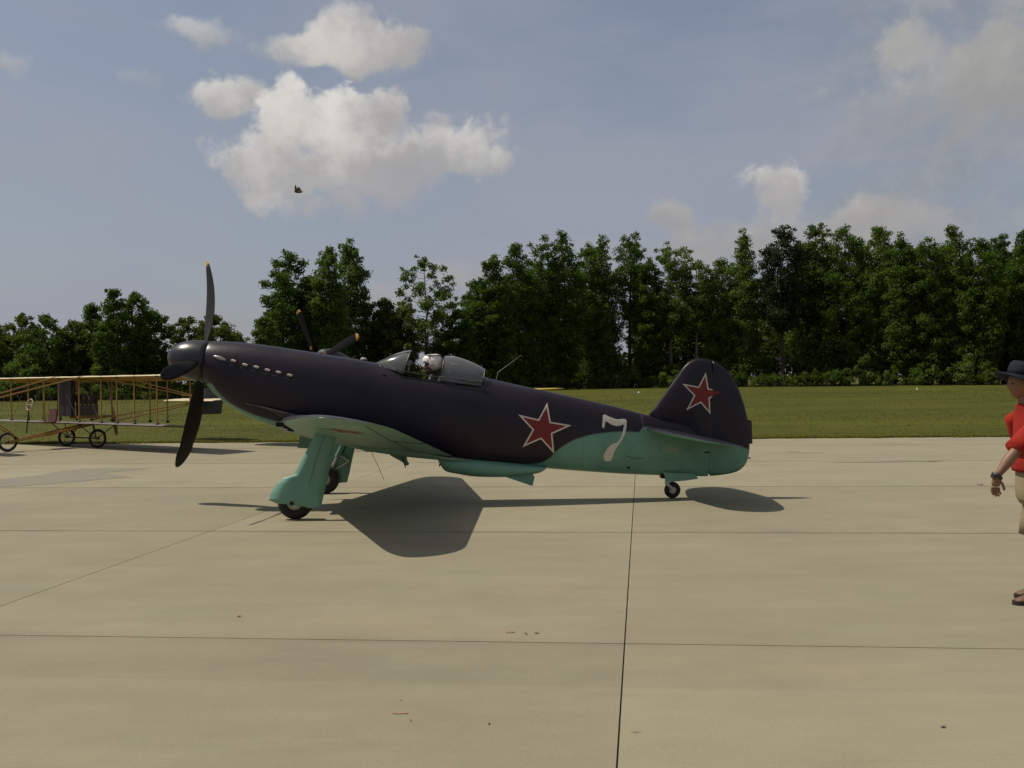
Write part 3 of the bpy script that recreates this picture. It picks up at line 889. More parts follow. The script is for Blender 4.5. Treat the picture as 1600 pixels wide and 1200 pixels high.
for sgn in (-1, 1): tube(bm, [L(589, 568) + Vector((0, sgn * .05, 0)), L(612, 556.5) + Vector((0, sgn * .11, 0)), L(640, 550) + Vector((0, sgn * .13, 0))], .008, 6)
obj('windshield_bar', bm, frame_p, yak)
glazing('sliding_canopy', [(695, 556.5, 689, 594.5, .285), (708, 556.5, 702, 596.5, .288), (722, 560, 718, 599, .285), (738, 566, 735, 601, .275), (750, 572, 746, 603, .255), (758, 577, 752, 603, .225)], [0, 5])
glazing('rear_glazing', [(702, 566, 700, 596, .235), (720, 569, 718, 598, .235), (737, 576, 735, 599, .22), (750, 585, 748, 600, .19), (764, 592.5, 762, 598, .13)], [0, 3])
# fairing behind the canopy
bm = B()
tube(bm, [L(q[0], q[1]) - Vector((0, 0, q[2])) for q in ((748, 588, .16), (764, 591.5, .13), (800, 599.5, .085), (870, 615, .03))], [.16, .13, .085, .03], 16)
obj('spine_fairing', bm, dark_p, yak, smooth='all')

# spinner
axp, axt = L(323.5, 565.5), L(260.5, 552)
AX = (axt - axp).normalized()                     # forward along propeller shaft
cu = Vector((0, 1, 0)); cvv = AX.cross(cu).normalized()
if cvv.z < 0: cvv = -cvv
hubL = (L(328.5, 533.3) + L(318.8, 598)) / 2
AX = Vector((-(L(324, 533.5) - L(315, 597)).z, 0, (L(324, 533.5) - L(315, 597)).x)).normalized()
cvv = Vector((AX.z, 0, -AX.x)) if AX.x < 0 else Vector((-AX.z, 0, AX.x))
cvv = cvv if cvv.z > 0 else -cvv
RS = (L(328.5, 533.3) - L(318.8, 598)).length / 2
LS = .545
sp_ = B(); rings = []
for i in range(15):
    t = i / 14
    x = LS * math.sin(t * PI / 2) if i < 14 else LS
    r = RS * max(.0, 1 - (x / LS) ** 2.5) ** .52 if i < 14 else .004
    rings.append([hubL + AX * x + (cu * math.cos(2 * PI * k / 36) + cvv * math.sin(2 * PI * k / 36)) * max(r, .004) for k in range(36)])
rings.insert(0, [hubL + (cu * math.cos(2 * PI * k / 36) + cvv * math.sin(2 * PI * k / 36)) * RS * .985 for k in range(36)])
loft(sp_, rings)
spinner = obj('spinner', sp_, mat('spinner_paint', (.016, .0145, .018), .30, var=.2, scale=4), yak, smooth='all')
bm = B(); disc(bm, hubL - AX * .006, AX, RS * .975, .012, 36)
obj('spinner_backplate', bm, black_m, spinner)

# propeller: three paddle blades (angle from up towards the camera)
hub = hubL + AX * .10
BR = 1.67
def blade(ang, tip=False, bend=.3, BR=1.67, wk=1.0):
    d = cvv * math.cos(ang) - cu * math.sin(ang)          # radial (-cu is towards the camera)
    tg = AX.cross(d).normalized()
    st = [(.10, .085, 62, .055), (.20, .10, 60, .045), (.32, .16, 55, .032), (.45, .205, 47, .024), (.60, .235, 40, .018), (.75, .235, 34, .014), (.88, .200, 29, .011), (.95, .15, 27, .009), (.985, .095, 26, .007), (1.0, .03, 26, .005)]
    rings = []
    for q in catmull(st, 3):
        r, c, b, th = q
        c = c * wk * (1.0 if wk <= 1 or r < .8 else 1.25)
        b = R(b)
        cd_ = tg * math.cos(b) + AX * math.sin(b)
        nd = d.cross(cd_).normalized()
        sw = -.05 * max(0, r - .35) ** 1.6 * 2
        ctr = hub + d * (r * BR) + AX * (bend * r ** 2.2 - .02) + cd_ * sw
        rg_ = []
        for k in range(14):
            a = 2 * PI * k / 14
            u = math.cos(a); vv_ = math.sin(a) * (1 - .35 * u)
            rg_.append(ctr + cd_ * (u * c / 2) + nd * (vv_ * th / 2 * 1.0))
        rings.append(rg_)
    n = len(rings)
    cut = n - 7
    bm = B(); loft(bm, rings[:cut + 1] if tip else rings)
    o_ = obj('propeller_blade', bm, prop_m, yak, smooth='all')
    if tip:
        bm = B(); loft(bm, rings[cut:]); obj('blade_tip', bm, yellow_p, o_, smooth='all', label='yellow painted blade tip')
    bm = B(); tube(bm, [hub + d * .16, hub + d * .30], [.062, .05], 14); obj('blade_cuff', bm, black_m, o_)
    return o_
blade(R(97), False, .09, 1.58, .80); blade(R(198), False, .28, 1.68, 1.12); blade(R(333), True, .33, 1.62)

# cowl front ring gap and nose details
bm = B(); disc(bm, hubL - AX * .03, AX, RS * .88, .05, 36); obj('gearbox_face', bm, black_m, yak)
# exhaust stacks on both sides
for sgn in (-1, 1):
    for (x, y) in ((373, 564), (391, 570), (408.5, 573.5), (425.5, 578), (442.5, 581.5), (459.5, 586)):
        p = L(x, y); q = skin_y(p.x, p.z, sgn)
        bm = B()
        a = q + Vector((-.03, -sgn * .02, 0)); b_ = q + Vector((.0, sgn * .022, -.004)); c_ = q + Vector((.045, sgn * .032, -.016))
        tube(bm, [a, b_, c_], [.018, .021, .016], 10)
        o_ = obj('exhaust_stack', bm, exh_m, yak)
        bm = B(); disc(bm, c_ + Vector((.004, 0, 0)), (1, 0, 0), .012, .006, 10); obj('exhaust_bore', bm, hole_m, o_)
    p = L(340, 556); pe = L(480, 592)
    bm = B(); pts, rd_ = [], []
    for i in range(9):
        t = i / 8; c_ = L(342 + (362 - 342) * t, 557 + 6.5 * t); q = skin_y(c_.x, c_.z, sgn)
        pts.append(q - Vector((0, sgn * .004, 0))); rd_.append(.005 + .024 * math.sin(PI * (.1 + .85 * t)))
    tube(bm, pts, rd_, 8); obj('exhaust_fairing', bm, mat('fairing_grey', (.34, .32, .32), .3, .4), yak, smooth='all')
    bm = B(); pts = []
    for x, y in ((368, 571), (400, 579), (430, 586), (468, 594)):
        c_ = L(x, y); pts.append(skin_y(c_.x, c_.z, sgn))
    tube(bm, pts, .007, 5); obj('exhaust_trim', bm, black_m, yak)
# panel seams: thin raised strips following the skin
seam_m = mat('seam_dark', (.008, .008, .009), .6)
seam_l = mat('seam_pale', (.07, .07, .08), .5)
def seam(pts, m_=None, r=.0028, sides=(-1, 1), name='panel_seam'):
    for sgn in sides:
        bm = B(); P = []
        for (xa, ya), (xb, yb) in zip(pts[:-1], pts[1:]):
            for i in range(8):
                t = i / 8; c_ = L(xa + (xb - xa) * t, ya + (yb - ya) * t); P.append(skin_y(c_.x, c_.z, sgn))
        c_ = L(*pts[-1]); P.append(skin_y(c_.x, c_.z, sgn))
        tube(bm, P, r, 4); obj(name, bm, m_ or seam_m, yak)
seam([(505, 556), (507, 600), (508, 650)], seam_m)
seam([(1001, 648.5), (1002, 660), (1002, 675)], seam_l, .0035)
seam([(1107, 712), (1107, 741)], seam_m)
seam([(975, 711), (985, 714), (1002, 715)], seam_m, .004)
seam([(905, 626), (906, 660), (907, 700), (907, 733)], seam_m, .0016)
seam([(345, 600), (420, 622), (500, 640)], seam_m, .002)
seam([(556, 562), (558, 600), (560, 650)], seam_m, .0018)
seam([(760, 594), (761, 640), (762, 700)], seam_m, .0018)
seam([(770, 660), (850, 672), (905, 680)], seam_m, .0014)
bm = B(); q = L(979.5, 729); q = skin_y(q.x, q.z, -1); disc(bm, q, (0, 1, 0), .022, .012, 14); obj('drain_port', bm, hole_m, yak)
bm = B(); q = L(1103, 706.5); q = skin_y(q.x, q.z, -1); box(bm, q, (.07, .014, .022)); obj('elevator_slot', bm, hole_m, yak)
bm = B(); q = L(603, 587); q = skin_y(q.x, q.z, -1); disc(bm, q, (0, 1, 0), .020, .012, 12); obj('filler_port', bm, hole_m, yak)
bm = B(); ellipsoid(bm, L(568, 561.5), (.045, .035, .028), 12, 8); obj('filler_cap', bm, mat('cap_pale', (.40, .36, .32), .4), yak, smooth='all')

# wings ---------------------------------------------------------------
VR, VT = .34, 4.07
def le(v):
    a, b_ = L(437, 659, -VR), L(476, 652, -3.75)
    t = (v - VR) / (3.75 - VR); return Vector((a.x + (b_.x - a.x) * t, 0, a.z + (b_.z - a.z) * t))
def te(v):
    a, b_ = L(708, 713, -VR), L(606, 666, -3.75)
    t = (v - VR) / (3.75 - VR); return Vector((a.x + (b_.x - a.x) * t, 0, a.z + (b_.z - a.z) * t))
def naca(t, n=14):
    """(x, yupper, ylower) samples"""
    out = []
    for i in range(n + 1):
        x = .5 * (1 - math.cos(PI * i / n))
        y = 5 * t * (.2969 * math.sqrt(x) - .126 * x - .3516 * x * x + .2843 * x ** 3 - .1036 * x ** 4)
        cam_ = .02 * x * (1 - x)
        out.append((x, y + cam_, -y * .78 + cam_ * .7))
    return out
def wing_ring(v, sgn):
    a, b_ = le(v), te(v)
    if v > 3.40:
        k = max(.04, max(0, 1 - ((v - 3.40) / (VT - 3.40)) ** 2.8) ** .5)
        m_ = a.lerp(b_, .26); a = m_ + (a - m_) * k; b_ = m_ + (b_ - m_) * k
    ch = b_ - a; nrm = Vector((-ch.z, 0, ch.x)).normalized()
    if nrm.z < 0: nrm = -nrm
    th = .155 - .05 * (v / VT)
    s = naca(th)
    c = ch.length
    up = [a + ch * x + nrm * (yu * c) for x, yu, yl in s]
    lo = [a + ch * x + nrm * (yl * c) for x, yu, yl in s]
    pts = up + lo[-2:0:-1]
    return [p + Vector((0, sgn * v, 0)) for p in pts]
wing_bvh = {}
def m_wunder(t, vec, colr, b):
    wv = t.noise(vec, 1.7, 5, .6)
    return t.mix(t.ss(wv, .35, .7), (TURQ[0] * 1.15, TURQ[1] * 1.0, TURQ[2] * 1.0, 1), (TURQ[0] * 1.5, TURQ[1] * 1.2, TURQ[2] * 1.2, 1))
wing_u = mat('wing_underside', rough=.5, fn=m_wunder, bump=.05, bscale=10)
for sgn in (-1, 1):
    bm = B()
    vs = [0.12, .34, .6, 1, 1.5, 2, 2.5, 3, 3.4, 3.55, 3.7, 3.82, 3.9, 3.96, 4.0, 4.03, 4.05, 4.065]
    vr = loft(bm, [wing_ring(v, sgn) for v in vs])
    bmesh.ops.recalc_face_normals(bm, faces=bm.faces)
    for f_ in bm.faces:
        f_.material_index = 0 if f_.normal.z > 0.55 else 1
    wing_bvh[sgn] = BVHTree.FromBMesh(bm)
    wg = obj('wing', bm, [dark_p, wing_u], yak, normals=False)
    # aileron and flap gaps: thin dark strips let into the underside
    for (va, xa), (vb, xb) in ((((2.0, .74)), ((3.7, .72))), (((2.0, .74)), ((2.0, 1.0))), (((.6, .78)), ((1.95, .76)))):
        bm2 = B(); P = []
        for i in range(13):
            t = i / 12; v = va + (vb - va) * t; x = xa + (xb - xa) * t
            a, b_ = le(v), te(v); p = a.lerp(b_, x)
            hit = wing_bvh[sgn].ray_cast(Vector((p.x, sgn * v, -1)), Vector((0, 0, 1)))
            if hit[0] is not None: P.append(hit[0])
        if len(P) > 2: tube(bm2, P, .006, 4); obj('aileron_gap', bm2, seam_m, wg)
    # air intake in the root leading edge
    bm2 = B(); v = .62; a = le(v)
    for k_ in (0, 1, 2):
        box(bm2, a + Vector((.02 + .05 * k_, sgn * (v + .0), -.055 - .035 * k_)), (.10, .42, .014), Matrix.Rotation(R(12), 3, 'Y'))
    obj('intake_slat', bm2, grey_p, wg)
    bm2 = B(); box(bm2, a + Vector((.03, sgn * v, -.03)), (.12, .46, .06)); obj('intake_mouth', bm2, hole_m, wg)
    # pitot on the far tip
# wing root fairings: blade of sheet metal from the cowl to the leading edge
for sgn in (-1, 1):
    bm = B(); rr = []
    for i, (x, y, hh, ww) in enumerate(((391, 631, .006, .01), (410, 634.5, .018, .03), (435, 641, .045, .06), (460, 648, .085, .10), (485, 655, .12, .15), (520, 664, .15, .20), (570, 678, .15, .20), (640, 697, .10, .14), (700, 712, .05, .08), (735, 719, .01, .02))):
        p = L(x, y, -.38 if i else -.36); q = skin_y(p.x, p.z, sgn)
        c_ = Vector((p.x, q.y, p.z - hh * .6))
        rr.append([c_ + Vector((0, math.cos(2 * PI * k / 14) * ww * (1 if math.cos(2 * PI * k / 14) * sgn > 0 else .3), math.sin(2 * PI * k / 14) * hh)) for k in range(14)])
    loft(bm, catmull and [[Vector(v) for v in r_] for r_ in rr])
    bmesh.ops.recalc_face_normals(bm, faces=bm.faces)
    for f_ in bm.faces: f_.material_index = 0 if f_.normal.z > -.15 or f_.calc_center_median().x < L(500, 660).x else 1
    obj('wing_root_fairing', bm, [dark_p, wing_u], yak, smooth='all', normals=False)
    bm = B(); P = [Vector((L(x, y).x, skin_y(L(x, y).x, L(x, y).z, sgn).y + sgn * o1, L(x, y, -.4).z)) for x, y, o1 in ((391, 630.5, .004), (420, 636, .035), (450, 644, .075), (480, 652, .12))]
    tube(bm, P, [.005, .008, .009, .006], 6); obj('fairing_edge', bm, mat('edge_worn', (.16, .12, .11), .35, .4), yak)
    bm = B(); q = L(459, 655, -.42); ellipsoid(bm, Vector((q.x, sgn * .52, q.z)), (.10, .07, .05), 14, 10); obj('intake_lip', bm, mat('lip_metal', (.36, .33, .34), .28, .6), yak, smooth='all')

# belly: radiator bath and its outlet flap
bm = B()
RST = [(682, 707, 683, 715, .21), (687, 707, 689, 727, .24), (694, 708, 697, 736, .26), (712, 711, 716, 740, .27), (735, 713, 737, 743.5, .275), (765, 716, 766, 745, .27), (795, 720, 795, 744.5, .255), (820, 723, 820, 742, .235), (842, 726, 841, 738.5, .21), (852, 728, 850, 733, .19)]
loft(bm, [ring(L(r[0], r[1]), L(r[2], r[3]), r[4], 28, 2.6) for r in catmull(RST, 3)])
rad_o = obj('radiator_bath', bm, turq_p, yak, smooth='all')
bm = B(); P = [L(786, 744, -.16), L(831, 741, -.16), L(835.5, 745, -.16), L(832, 759.5, -.16)]
extrude_poly(bm, P, Vector((0, .32, 0))); obj('radiator_flap', bm, turq_d, rad_o, smooth=False)
bm = B(); a = L(690, 722); box(bm, a + Vector((-.012, 0, .02)), (.02, .36, .13), Matrix.Rotation(R(14), 3, 'Y')); obj('radiator_mouth', bm, hole_m, rad_o, smooth=False)

# tail -----------------------------------------------------------------
def lens(bm, outline, hinge0, hinge1, th, n=5, mi=0):
    """symmetrical tapered slab: outline in the centre plane, thick inside, thin at edges"""
    c_ = sum(outline, Vector()) / len(outline)
    rings = []
    for k in range(n + 1):
        t = k / n; f_ = 1 - .16 * t ** 3 if k < n else 1
        y = th * (1 - t ** 1.8)
        rings.append((f_, y))
    lay = []
    for sgn in (-1, 1):
        prev = None
        for t in (1.0, .93, .8, .55, .25):
            y = sgn * th * (1 - t ** 2.2) ** .6 if t < 1 else 0
            if t == 1.0 and sgn == 1: r_ = lay
            else:
                r_ = [bm.verts.new(c_ + (p - c_) * t + Vector((0, y, 0))) for p in outline]
                if t == 1.0: lay = r_
            if prev:
                for i in range(len(r_)):
                    j = (i + 1) % len(r_); bm.faces.new((prev[i], prev[j], r_[j], r_[i])).material_index = mi
            prev = r_
        bm.faces.new(prev)
def smooth_line(pts, sub=3):
    return [Vector(p) for p in catmull([tuple(p) for p in pts], sub)]
fin_pts = smooth_line([L(x, y) for x, y in ((1014, 648), (1030, 626), (1047, 602.5), (1059, 586), (1068, 573), (1078, 564.5), (1090, 560.6), (1104, 561), (1112, 563))], 3) + [L(1117.5, 600), L(1117, 640), L(1116, 690), L(1114, 712), L(1113, 741)] + [L(1092, 735), L(1080, 690), L(1040, 665)]
bm = B(); lens(bm, fin_pts, 0, 0, .060); fin = obj('fin', bm, paint, yak, smooth='all')
rud_pts = smooth_line([L(x, y) for x, y in ((1113.5, 563.3), (1121, 566.5), (1138, 581), (1151, 601), (1159.5, 622), (1166, 644), (1169.5, 665), (1171, 690), (1170.5, 708), (1165, 725), (1152, 736.5), (1131, 741.5), (1110, 743.6))], 3) + [L(1105, 738), L(1106, 712), L(1107.5, 660), L(1109, 610)]
bm = B(); lens(bm, rud_pts, 0, 0, .055); rudder = obj('rudder', bm, paint, yak, smooth='all')
bm = B(); extrude_poly(bm, [L(x, y, -.008) for x, y in ((1167, 655), (1174.5, 657.5), (1175.8, 693), (1170, 694))], Vector((0, .016, 0))); obj('trim_tab', bm, dark_p, rudder, smooth=False)
bm = B(); tube(bm, [L(1166, 714.5, -.03), L(1173, 716, -.03)], .012, 8); obj('tail_light', bm, grey_p, rudder)
# tailplanes
for sgn in (-1, 1):
    bm = B(); rr = []
    A0, B0 = L(1006, 669), L(1146, 693.5)
    for v, k in ((.03, 1.0), (.3, .96), (.6, .88), (.9, .79), (1.15, .68), (1.3, .56), (1.40, .40), (1.46, .22), (1.48, .06)):
        m_ = A0.lerp(B0, .58); a = m_ + (A0 - m_) * k; b_ = m_ + (B0 - m_) * k * .98
        ch = b_ - a; nn = Vector((-ch.z, 0, ch.x)).normalized(); nn = nn if nn.z > 0 else -nn
        s = naca(.085, 9); c = ch.length
        pts = [a + ch * x + nn * (yu - .055 * x * (1 - x)) * c for x, yu, yl in s] + [a + ch * x - nn * (yu - .055 * x * (1 - x)) * c for x, yu, yl in s][-2:0:-1]
        rr.append([p + Vector((0, sgn * v, 0)) for p in pts])
    loft(bm, rr); bmesh.ops.recalc_face_normals(bm, faces=bm.faces)
    for f_ in bm.faces: f_.material_index = 0 if f_.normal.z > -.02 else 1
    obj('tailplane', bm, [dark_p, turq_p], yak, normals=False)

# undercarriage ---------------------------------------------------------
DO = [(495, 673), (526, 674), (520, 704), (515, 730), (510, 752), (506, 772), (501, 792), (484, 794), (474, 792), (456, 788), (443, 787.5), (432, 787), (420, 781.5), (423, 770), (432, 756), (442, 747), (458, 743), (464, 731), (470, 720), (484, 694)]
WV = 1.40
wc = L(461.5, 783.8, -WV)
WR = wc.z
for sgn in (-1, 1):
    leg = [Vector((p.x, sgn * (WV + .115), p.z)) for p in (L(x, y, -WV - .115) for x, y in DO)]
    bm = B()
    # curved plate: centre bulges outward round the wheel
    c_ = Vector((wc.x, 0, wc.z))
    front, back = [], []
    def bulge(p):
        d_ = math.hypot(p.x - wc.x, p.z - wc.z)
        return .035 * math.exp(-(d_ / .22) ** 2)
    tri = tessellate_polygon([leg])
    tb = bmesh.new(); vs = [tb.verts.new(p) for p in leg]
    for t_ in tri:
        try: tb.faces.new([vs[i] for i in t_])
        except ValueError: pass
    bmesh.ops.subdivide_edges(tb, edges=tb.edges, cuts=4, use_grid_fill=True)
    bmesh.ops.triangulate(tb, faces=tb.faces)
    tb.verts.ensure_lookup_table()
    edge_v = {v for e in tb.edges if len(e.link_faces) == 1 for v in e.verts}
    fmap, bmap = {}, {}
    for v in tb.verts:
        o1 = bulge(v.co) - (.022 if v in edge_v else 0)
        fmap[v] = bm.verts.new(v.co + Vector((0, sgn * o1, 0))); bmap[v] = bm.verts.new(v.co + Vector((0, -sgn * .03, 0)))
    for f_ in tb.faces:
        bm.faces.new([fmap[v] for v in f_.verts]); bm.faces.new([bmap[v] for v in reversed(f_.verts)])
    for e in tb.edges:
        if len(e.link_faces) == 1:
            a, b_ = e.verts; bm.faces.new((fmap[a], fmap[b_], bmap[b_], bmap[a]))
    tb.free()
    door = obj('gear_door', bm, turq_p, yak, smooth='all')
    bm = B(); q = L(459, 784, -WV); disc(bm, Vector((q.x, sgn * (WV + .150), q.z)), (0, 1, 0), .036, .014, 16); obj('axle_cover', bm, turq_d, door)
    bm = B(); disc(bm, Vector((q.x, sgn * (WV + .157), q.z)), (0, 1, 0), .024, .006, 12); obj('axle_hole', bm, hole_m, door)
    # vertical crease on the door
    bm = B(); tube(bm, [Vector((L(x, y, -WV).x, sgn * (WV + .122), L(x, y, -WV).z)) for x, y in ((484, 793), (484, 760), (495, 720), (508, 680))], .004, 4); obj('door_crease', bm, turq_d, door)
    # wheel
    bm = B(); torus(bm, (wc.x, sgn * WV, wc.z), (0, 1, 0), WR - .075, .075, 40, 12, squash=.95)
    wh = obj('wheel', bm, rubber, yak, smooth='all')
    bm = B(); disc(bm, (wc.x, sgn * WV, wc.z), (0, 1, 0), WR - .125, .10, 28); torus(bm, (wc.x, sgn * (WV + .05), wc.z), (0, 1, 0), WR - .135, .012, 28, 8)
    obj('rim', bm, mat('rim_metal', (.42, .40, .36), .4, .4), wh)
    bm = B(); torus(bm, (wc.x, sgn * (WV - .05), wc.z), (0, 1, 0), WR - .135, .012, 28, 8); disc(bm, (wc.x, sgn * (WV - .06), wc.z), (0, 1, 0), .05, .04, 16)
    obj('brake_drum', bm, mat('brake_brown', (.17, .12, .08), .5, .3), wh)
    # oleo leg
    tp = L(513, 688, -WV)
    inn = Vector((0, -sgn * .0, 0))
    top = Vector((tp.x, sgn * (WV + .02), tp.z + .05)); ax_ = Vector((wc.x, sgn * (WV + .07), wc.z))
    ax2 = Vector((wc.x + .06, sgn * (WV + .065), wc.z + .08))
    bm = B(); tube(bm, [top, ax2.lerp(top, .35)], .042, 14); obj('oleo_strut', bm, turq_d, yak)
    bm = B(); tube(bm, [ax2.lerp(top, .36), ax2, ax_, Vector((wc.x, sgn * WV, wc.z))], [.028, .028, .03, .03], 12); obj('oleo_piston', bm, grey_p, yak)
    # torque link and brake line
    bm = B()
    m1 = ax2.lerp(top, .40); k1 = m1 + Vector((.17, 0, -.10)); m2 = ax2.lerp(top, .02)
    tube(bm, [m1, k1], [.016, .012], 8); tube(bm, [k1, m2], [.012, .016], 8); obj('torque_link', bm, mat('link_pale', (.45, .42, .37), .4, .2), yak)
    bm = B(); tube(bm, [top + Vector((.05, 0, 0)), m1 + Vector((.07, 0, .04)), k1 + Vector((.02, 0, .02)), ax2 + Vector((.05, 0, .05))], .006, 6); obj('brake_line', bm, black_m, yak)
    # diagonal retraction strut
    bm = B(); tube(bm, [ax2.lerp(top, .55), Vector((top.x + .05, sgn * .75, top.z + .02))], .02, 8); obj('retraction_strut', bm, turq_d, yak)
    # inner wheel bay door hanging ahead of the leg
    bm = B(); P = [L(x, y, .75) for x, y in ((470, 672), (497, 676), (489, 701), (465, 700))]
    extrude_poly(bm, [Vector((p.x, sgn * .75, p.z)) for p in P], Vector((0, sgn * .015, 0)))
    if sgn > 0: obj('wheel_bay_door', bm, turq_d, yak, smooth=False)
    else: bm.free()
# belly door behind the gear and the trailing whisker
bm = B(); extrude_poly(bm, [L(x, y, -.03) for x, y in ((585, 691), (632, 699), (635, 722), (638, 727), (634, 727.5), (629, 722), (612, 713))], Vector((0, .28, 0)))
obj('belly_door', bm, turq_d, yak, smooth=False)
bm = B(); tube(bm, [L(622, 700, -.05), L(634, 731, -.05)], .008, 6); obj('drain_pipe', bm, black_m, yak)
bm = B(); tube(bm, [L(574, 690, -.35), L(579, 703, -.35), L(600, 749, -.35)], [.012, .004, .0035], 6); obj('whip_aerial', bm, black_m, yak)
# tail wheel
tw = L(1050.5, 765.5); TWR = tw.z
bm = B(); torus(bm, tw, (0, 1, 0), TWR - .042, .042, 28, 10); two = obj('tail_wheel', bm, rubber, yak, smooth='all')
bm = B(); disc(bm, tw, (0, 1, 0), TWR - .07, .06, 20); obj('rim', bm, MATS['rim_metal'], two)
bm = B()
for sgn in (-1, 1): tube(bm, [L(1042, 752) + Vector((0, sgn * .03, 0)), L(1043, 757) + Vector((0, sgn * .06, 0)), tw + Vector((0, sgn * .06, 0))], [.022, .024, .02], 8)
tube(bm, [L(1046, 740), L(1041, 755)], .03, 10); obj('tail_wheel_fork', bm, MATS['rim_metal'], yak)
for sgn in (-1, 1):
    bm = B(); extrude_poly(bm, [Vector((p.x, sgn * .10, p.z)) for p in (L(x, y, -.1) for x, y in ((1036, 738), (1085, 740), (1091, 748), (1070, 751), (1047, 753), (1040, 748)))], Vector((0, sgn * .01, 0)))
    obj('tail_wheel_door', bm, turq_p, yak, smooth=False)
bm = B(); box(bm, L(1034.5, 743.5), (.04, .16, .06)); obj('tail_skid_block', bm, hole_m, yak, smooth=False)
# aerial mast behind the cockpit
bm = B(); tube(bm, [L(775, 595), L(778, 582)], [.006, .006], 6); tube(bm, [L(778, 582), L(814, 555)], [.006, .003], 6); obj('aerial_mast', bm, mat('mast_grey', (.22, .21, .2), .5), yak)

# painted markings, laid on the skin
def decal(name, polys, material, bvh, axis, origin, off=.0025, parent=yak, cuts=3, label=None, clip=None):
    """polys: list of outlines (Vector, in plane); projected along axis onto bvh"""
    bm = bmesh.new()
    for P in polys:
        tri = tessellate_polygon([P]); vs = [bm.verts.new(p) for p in P]
        for t_ in tri:
            try: bm.faces.new([vs[i] for i in t_])
            except ValueError: pass
    for _ in range(cuts):
        ed = [e for e in bm.edges if e.calc_length() > .035]
        if ed: bmesh.ops.subdivide_edges(bm, edges=ed, cuts=1); bmesh.ops.triangulate(bm, faces=bm.faces)
    ax = Vector(axis)
    for v in bm.verts:
        src = v.co.copy()
        src = src - ax * src.dot(ax) - ax * 3
        hit = bvh.ray_cast(src, ax)
        if hit[0] is not None: v.co = hit[0] - ax * off
        else: v.tag = True
    dead = [v for v in bm.verts if v.tag or (clip and clip(v.co))]
    bmesh.ops.delete(bm, geom=dead, context='VERTS')
    bmesh.ops.recalc_face_normals(bm, faces=bm.faces)
    return obj(name, bm, material, parent, smooth='all', label=label)
def star(tips, k=.382):
    c_ = sum(tips, Vector()) / 5
    inn = []
    for i in range(5):
        a, b_ = tips[i], tips[(i + 1) % 5]; m_ = (a + b_) / 2 - c_
        inn.append(c_ + m_ * (k / .809))
    return c_, [q for i in range(5) for q in (tips[i], inn[i])]
def star_polys(tips):
    """outer red hairline, white band, red core"""
    c_, o1 = star(tips)
    sc = lambda f_: [c_ + (p - c_) * f_ for p in o1]
    tri = lambda P: [[c_, P[i], P[(i + 1) % 10]] for i in range(10)]
    def band(A, B_): return [[A[i], A[(i + 1) % 10], B_[(i + 1) % 10], B_[i]] for i in range(10)]
    return tri(sc(.80)), band(sc(.965), sc(.80)), band(sc(1.0), sc(.965))
ft = [L(x, y, -.34) for x, y in ((856.3, 628.0), (895, 664.7), (867.5, 711), (815.5, 700), (808.5, 647))]
core, white, rim = star_polys(ft)
for sgn in (-1, 1):
    ax = (0, -sgn, 0)
    m_ = lambda Ps: Ps if sgn == -1 else [[Vector((p.x, -p.y, p.z)) for p in P] for P in Ps]
    decal('star_marking', m_(core), red_p, fus_bvh, ax, 0, label='red star on the fuselage side')
    decal('star_outline', m_(white) , white_p, fus_bvh, ax, 0, label='pale star outline on the fuselage side')
    decal('star_border', m_(rim), red_p, fus_bvh, ax, 0)
# fin stars
fb2 = bmesh.new(); fb2.from_mesh(fin.data); fb2.from_mesh(rudder.data); tail_bvh = BVHTree.FromBMesh(fb2); fb2.free()
tt = [L(x, y, -.06) for x, y in ((1103.5, 580.5), (1136.5, 611.5), (1111.3, 648.5), (1071.5, 642), (1065, 598.8))]
core, white, rim = star_polys(tt)
hx = L(1113, 610).x
for sgn in (-1, 1):
    ax = (0, -sgn, 0)
    decal('star_marking', core, red_p, tail_bvh, ax, 0, off=.002, label='red star on the tail fin')
    decal('star_outline', white, white_p, tail_bvh, ax, 0, off=.002, clip=lambda c: c.x > hx, label='pale star outline on the tail fin')
# numeral
SV = [(960, 515), (975, 410), (995, 407), (1030, 425), (1090, 448), (1120, 452), (1150, 448), (1175, 447), (1200, 460), (1195, 520), (1180, 590), (1150, 645), (1110, 700), (1085, 740), (1070, 790), (1050, 840), (1020, 848), (990, 840),
      (975, 800), (985, 765), (1015, 715), (1060, 680), (1110, 665), (1140, 620), (1160, 560), (1172, 500), (1150, 505), (1110, 515), (1060, 505), (1010, 475), (995, 468), (990, 500), (982, 530), (970, 535)]
P7 = [L(780 + x / 6, 580 + y / 6, -.2) for x, y in SV]
decal('numeral_seven', [P7], white_p, fus_bvh, (0, 1, 0), 0, label='white painted 7')
cx7 = sum((p.x for p in P7)) / len(P7)
decal('numeral_seven', [[Vector((2 * cx7 - p.x, p.y, p.z)) for p in P7]], white_p, fus_bvh, (0, -1, 0), 0, label='white painted 7')
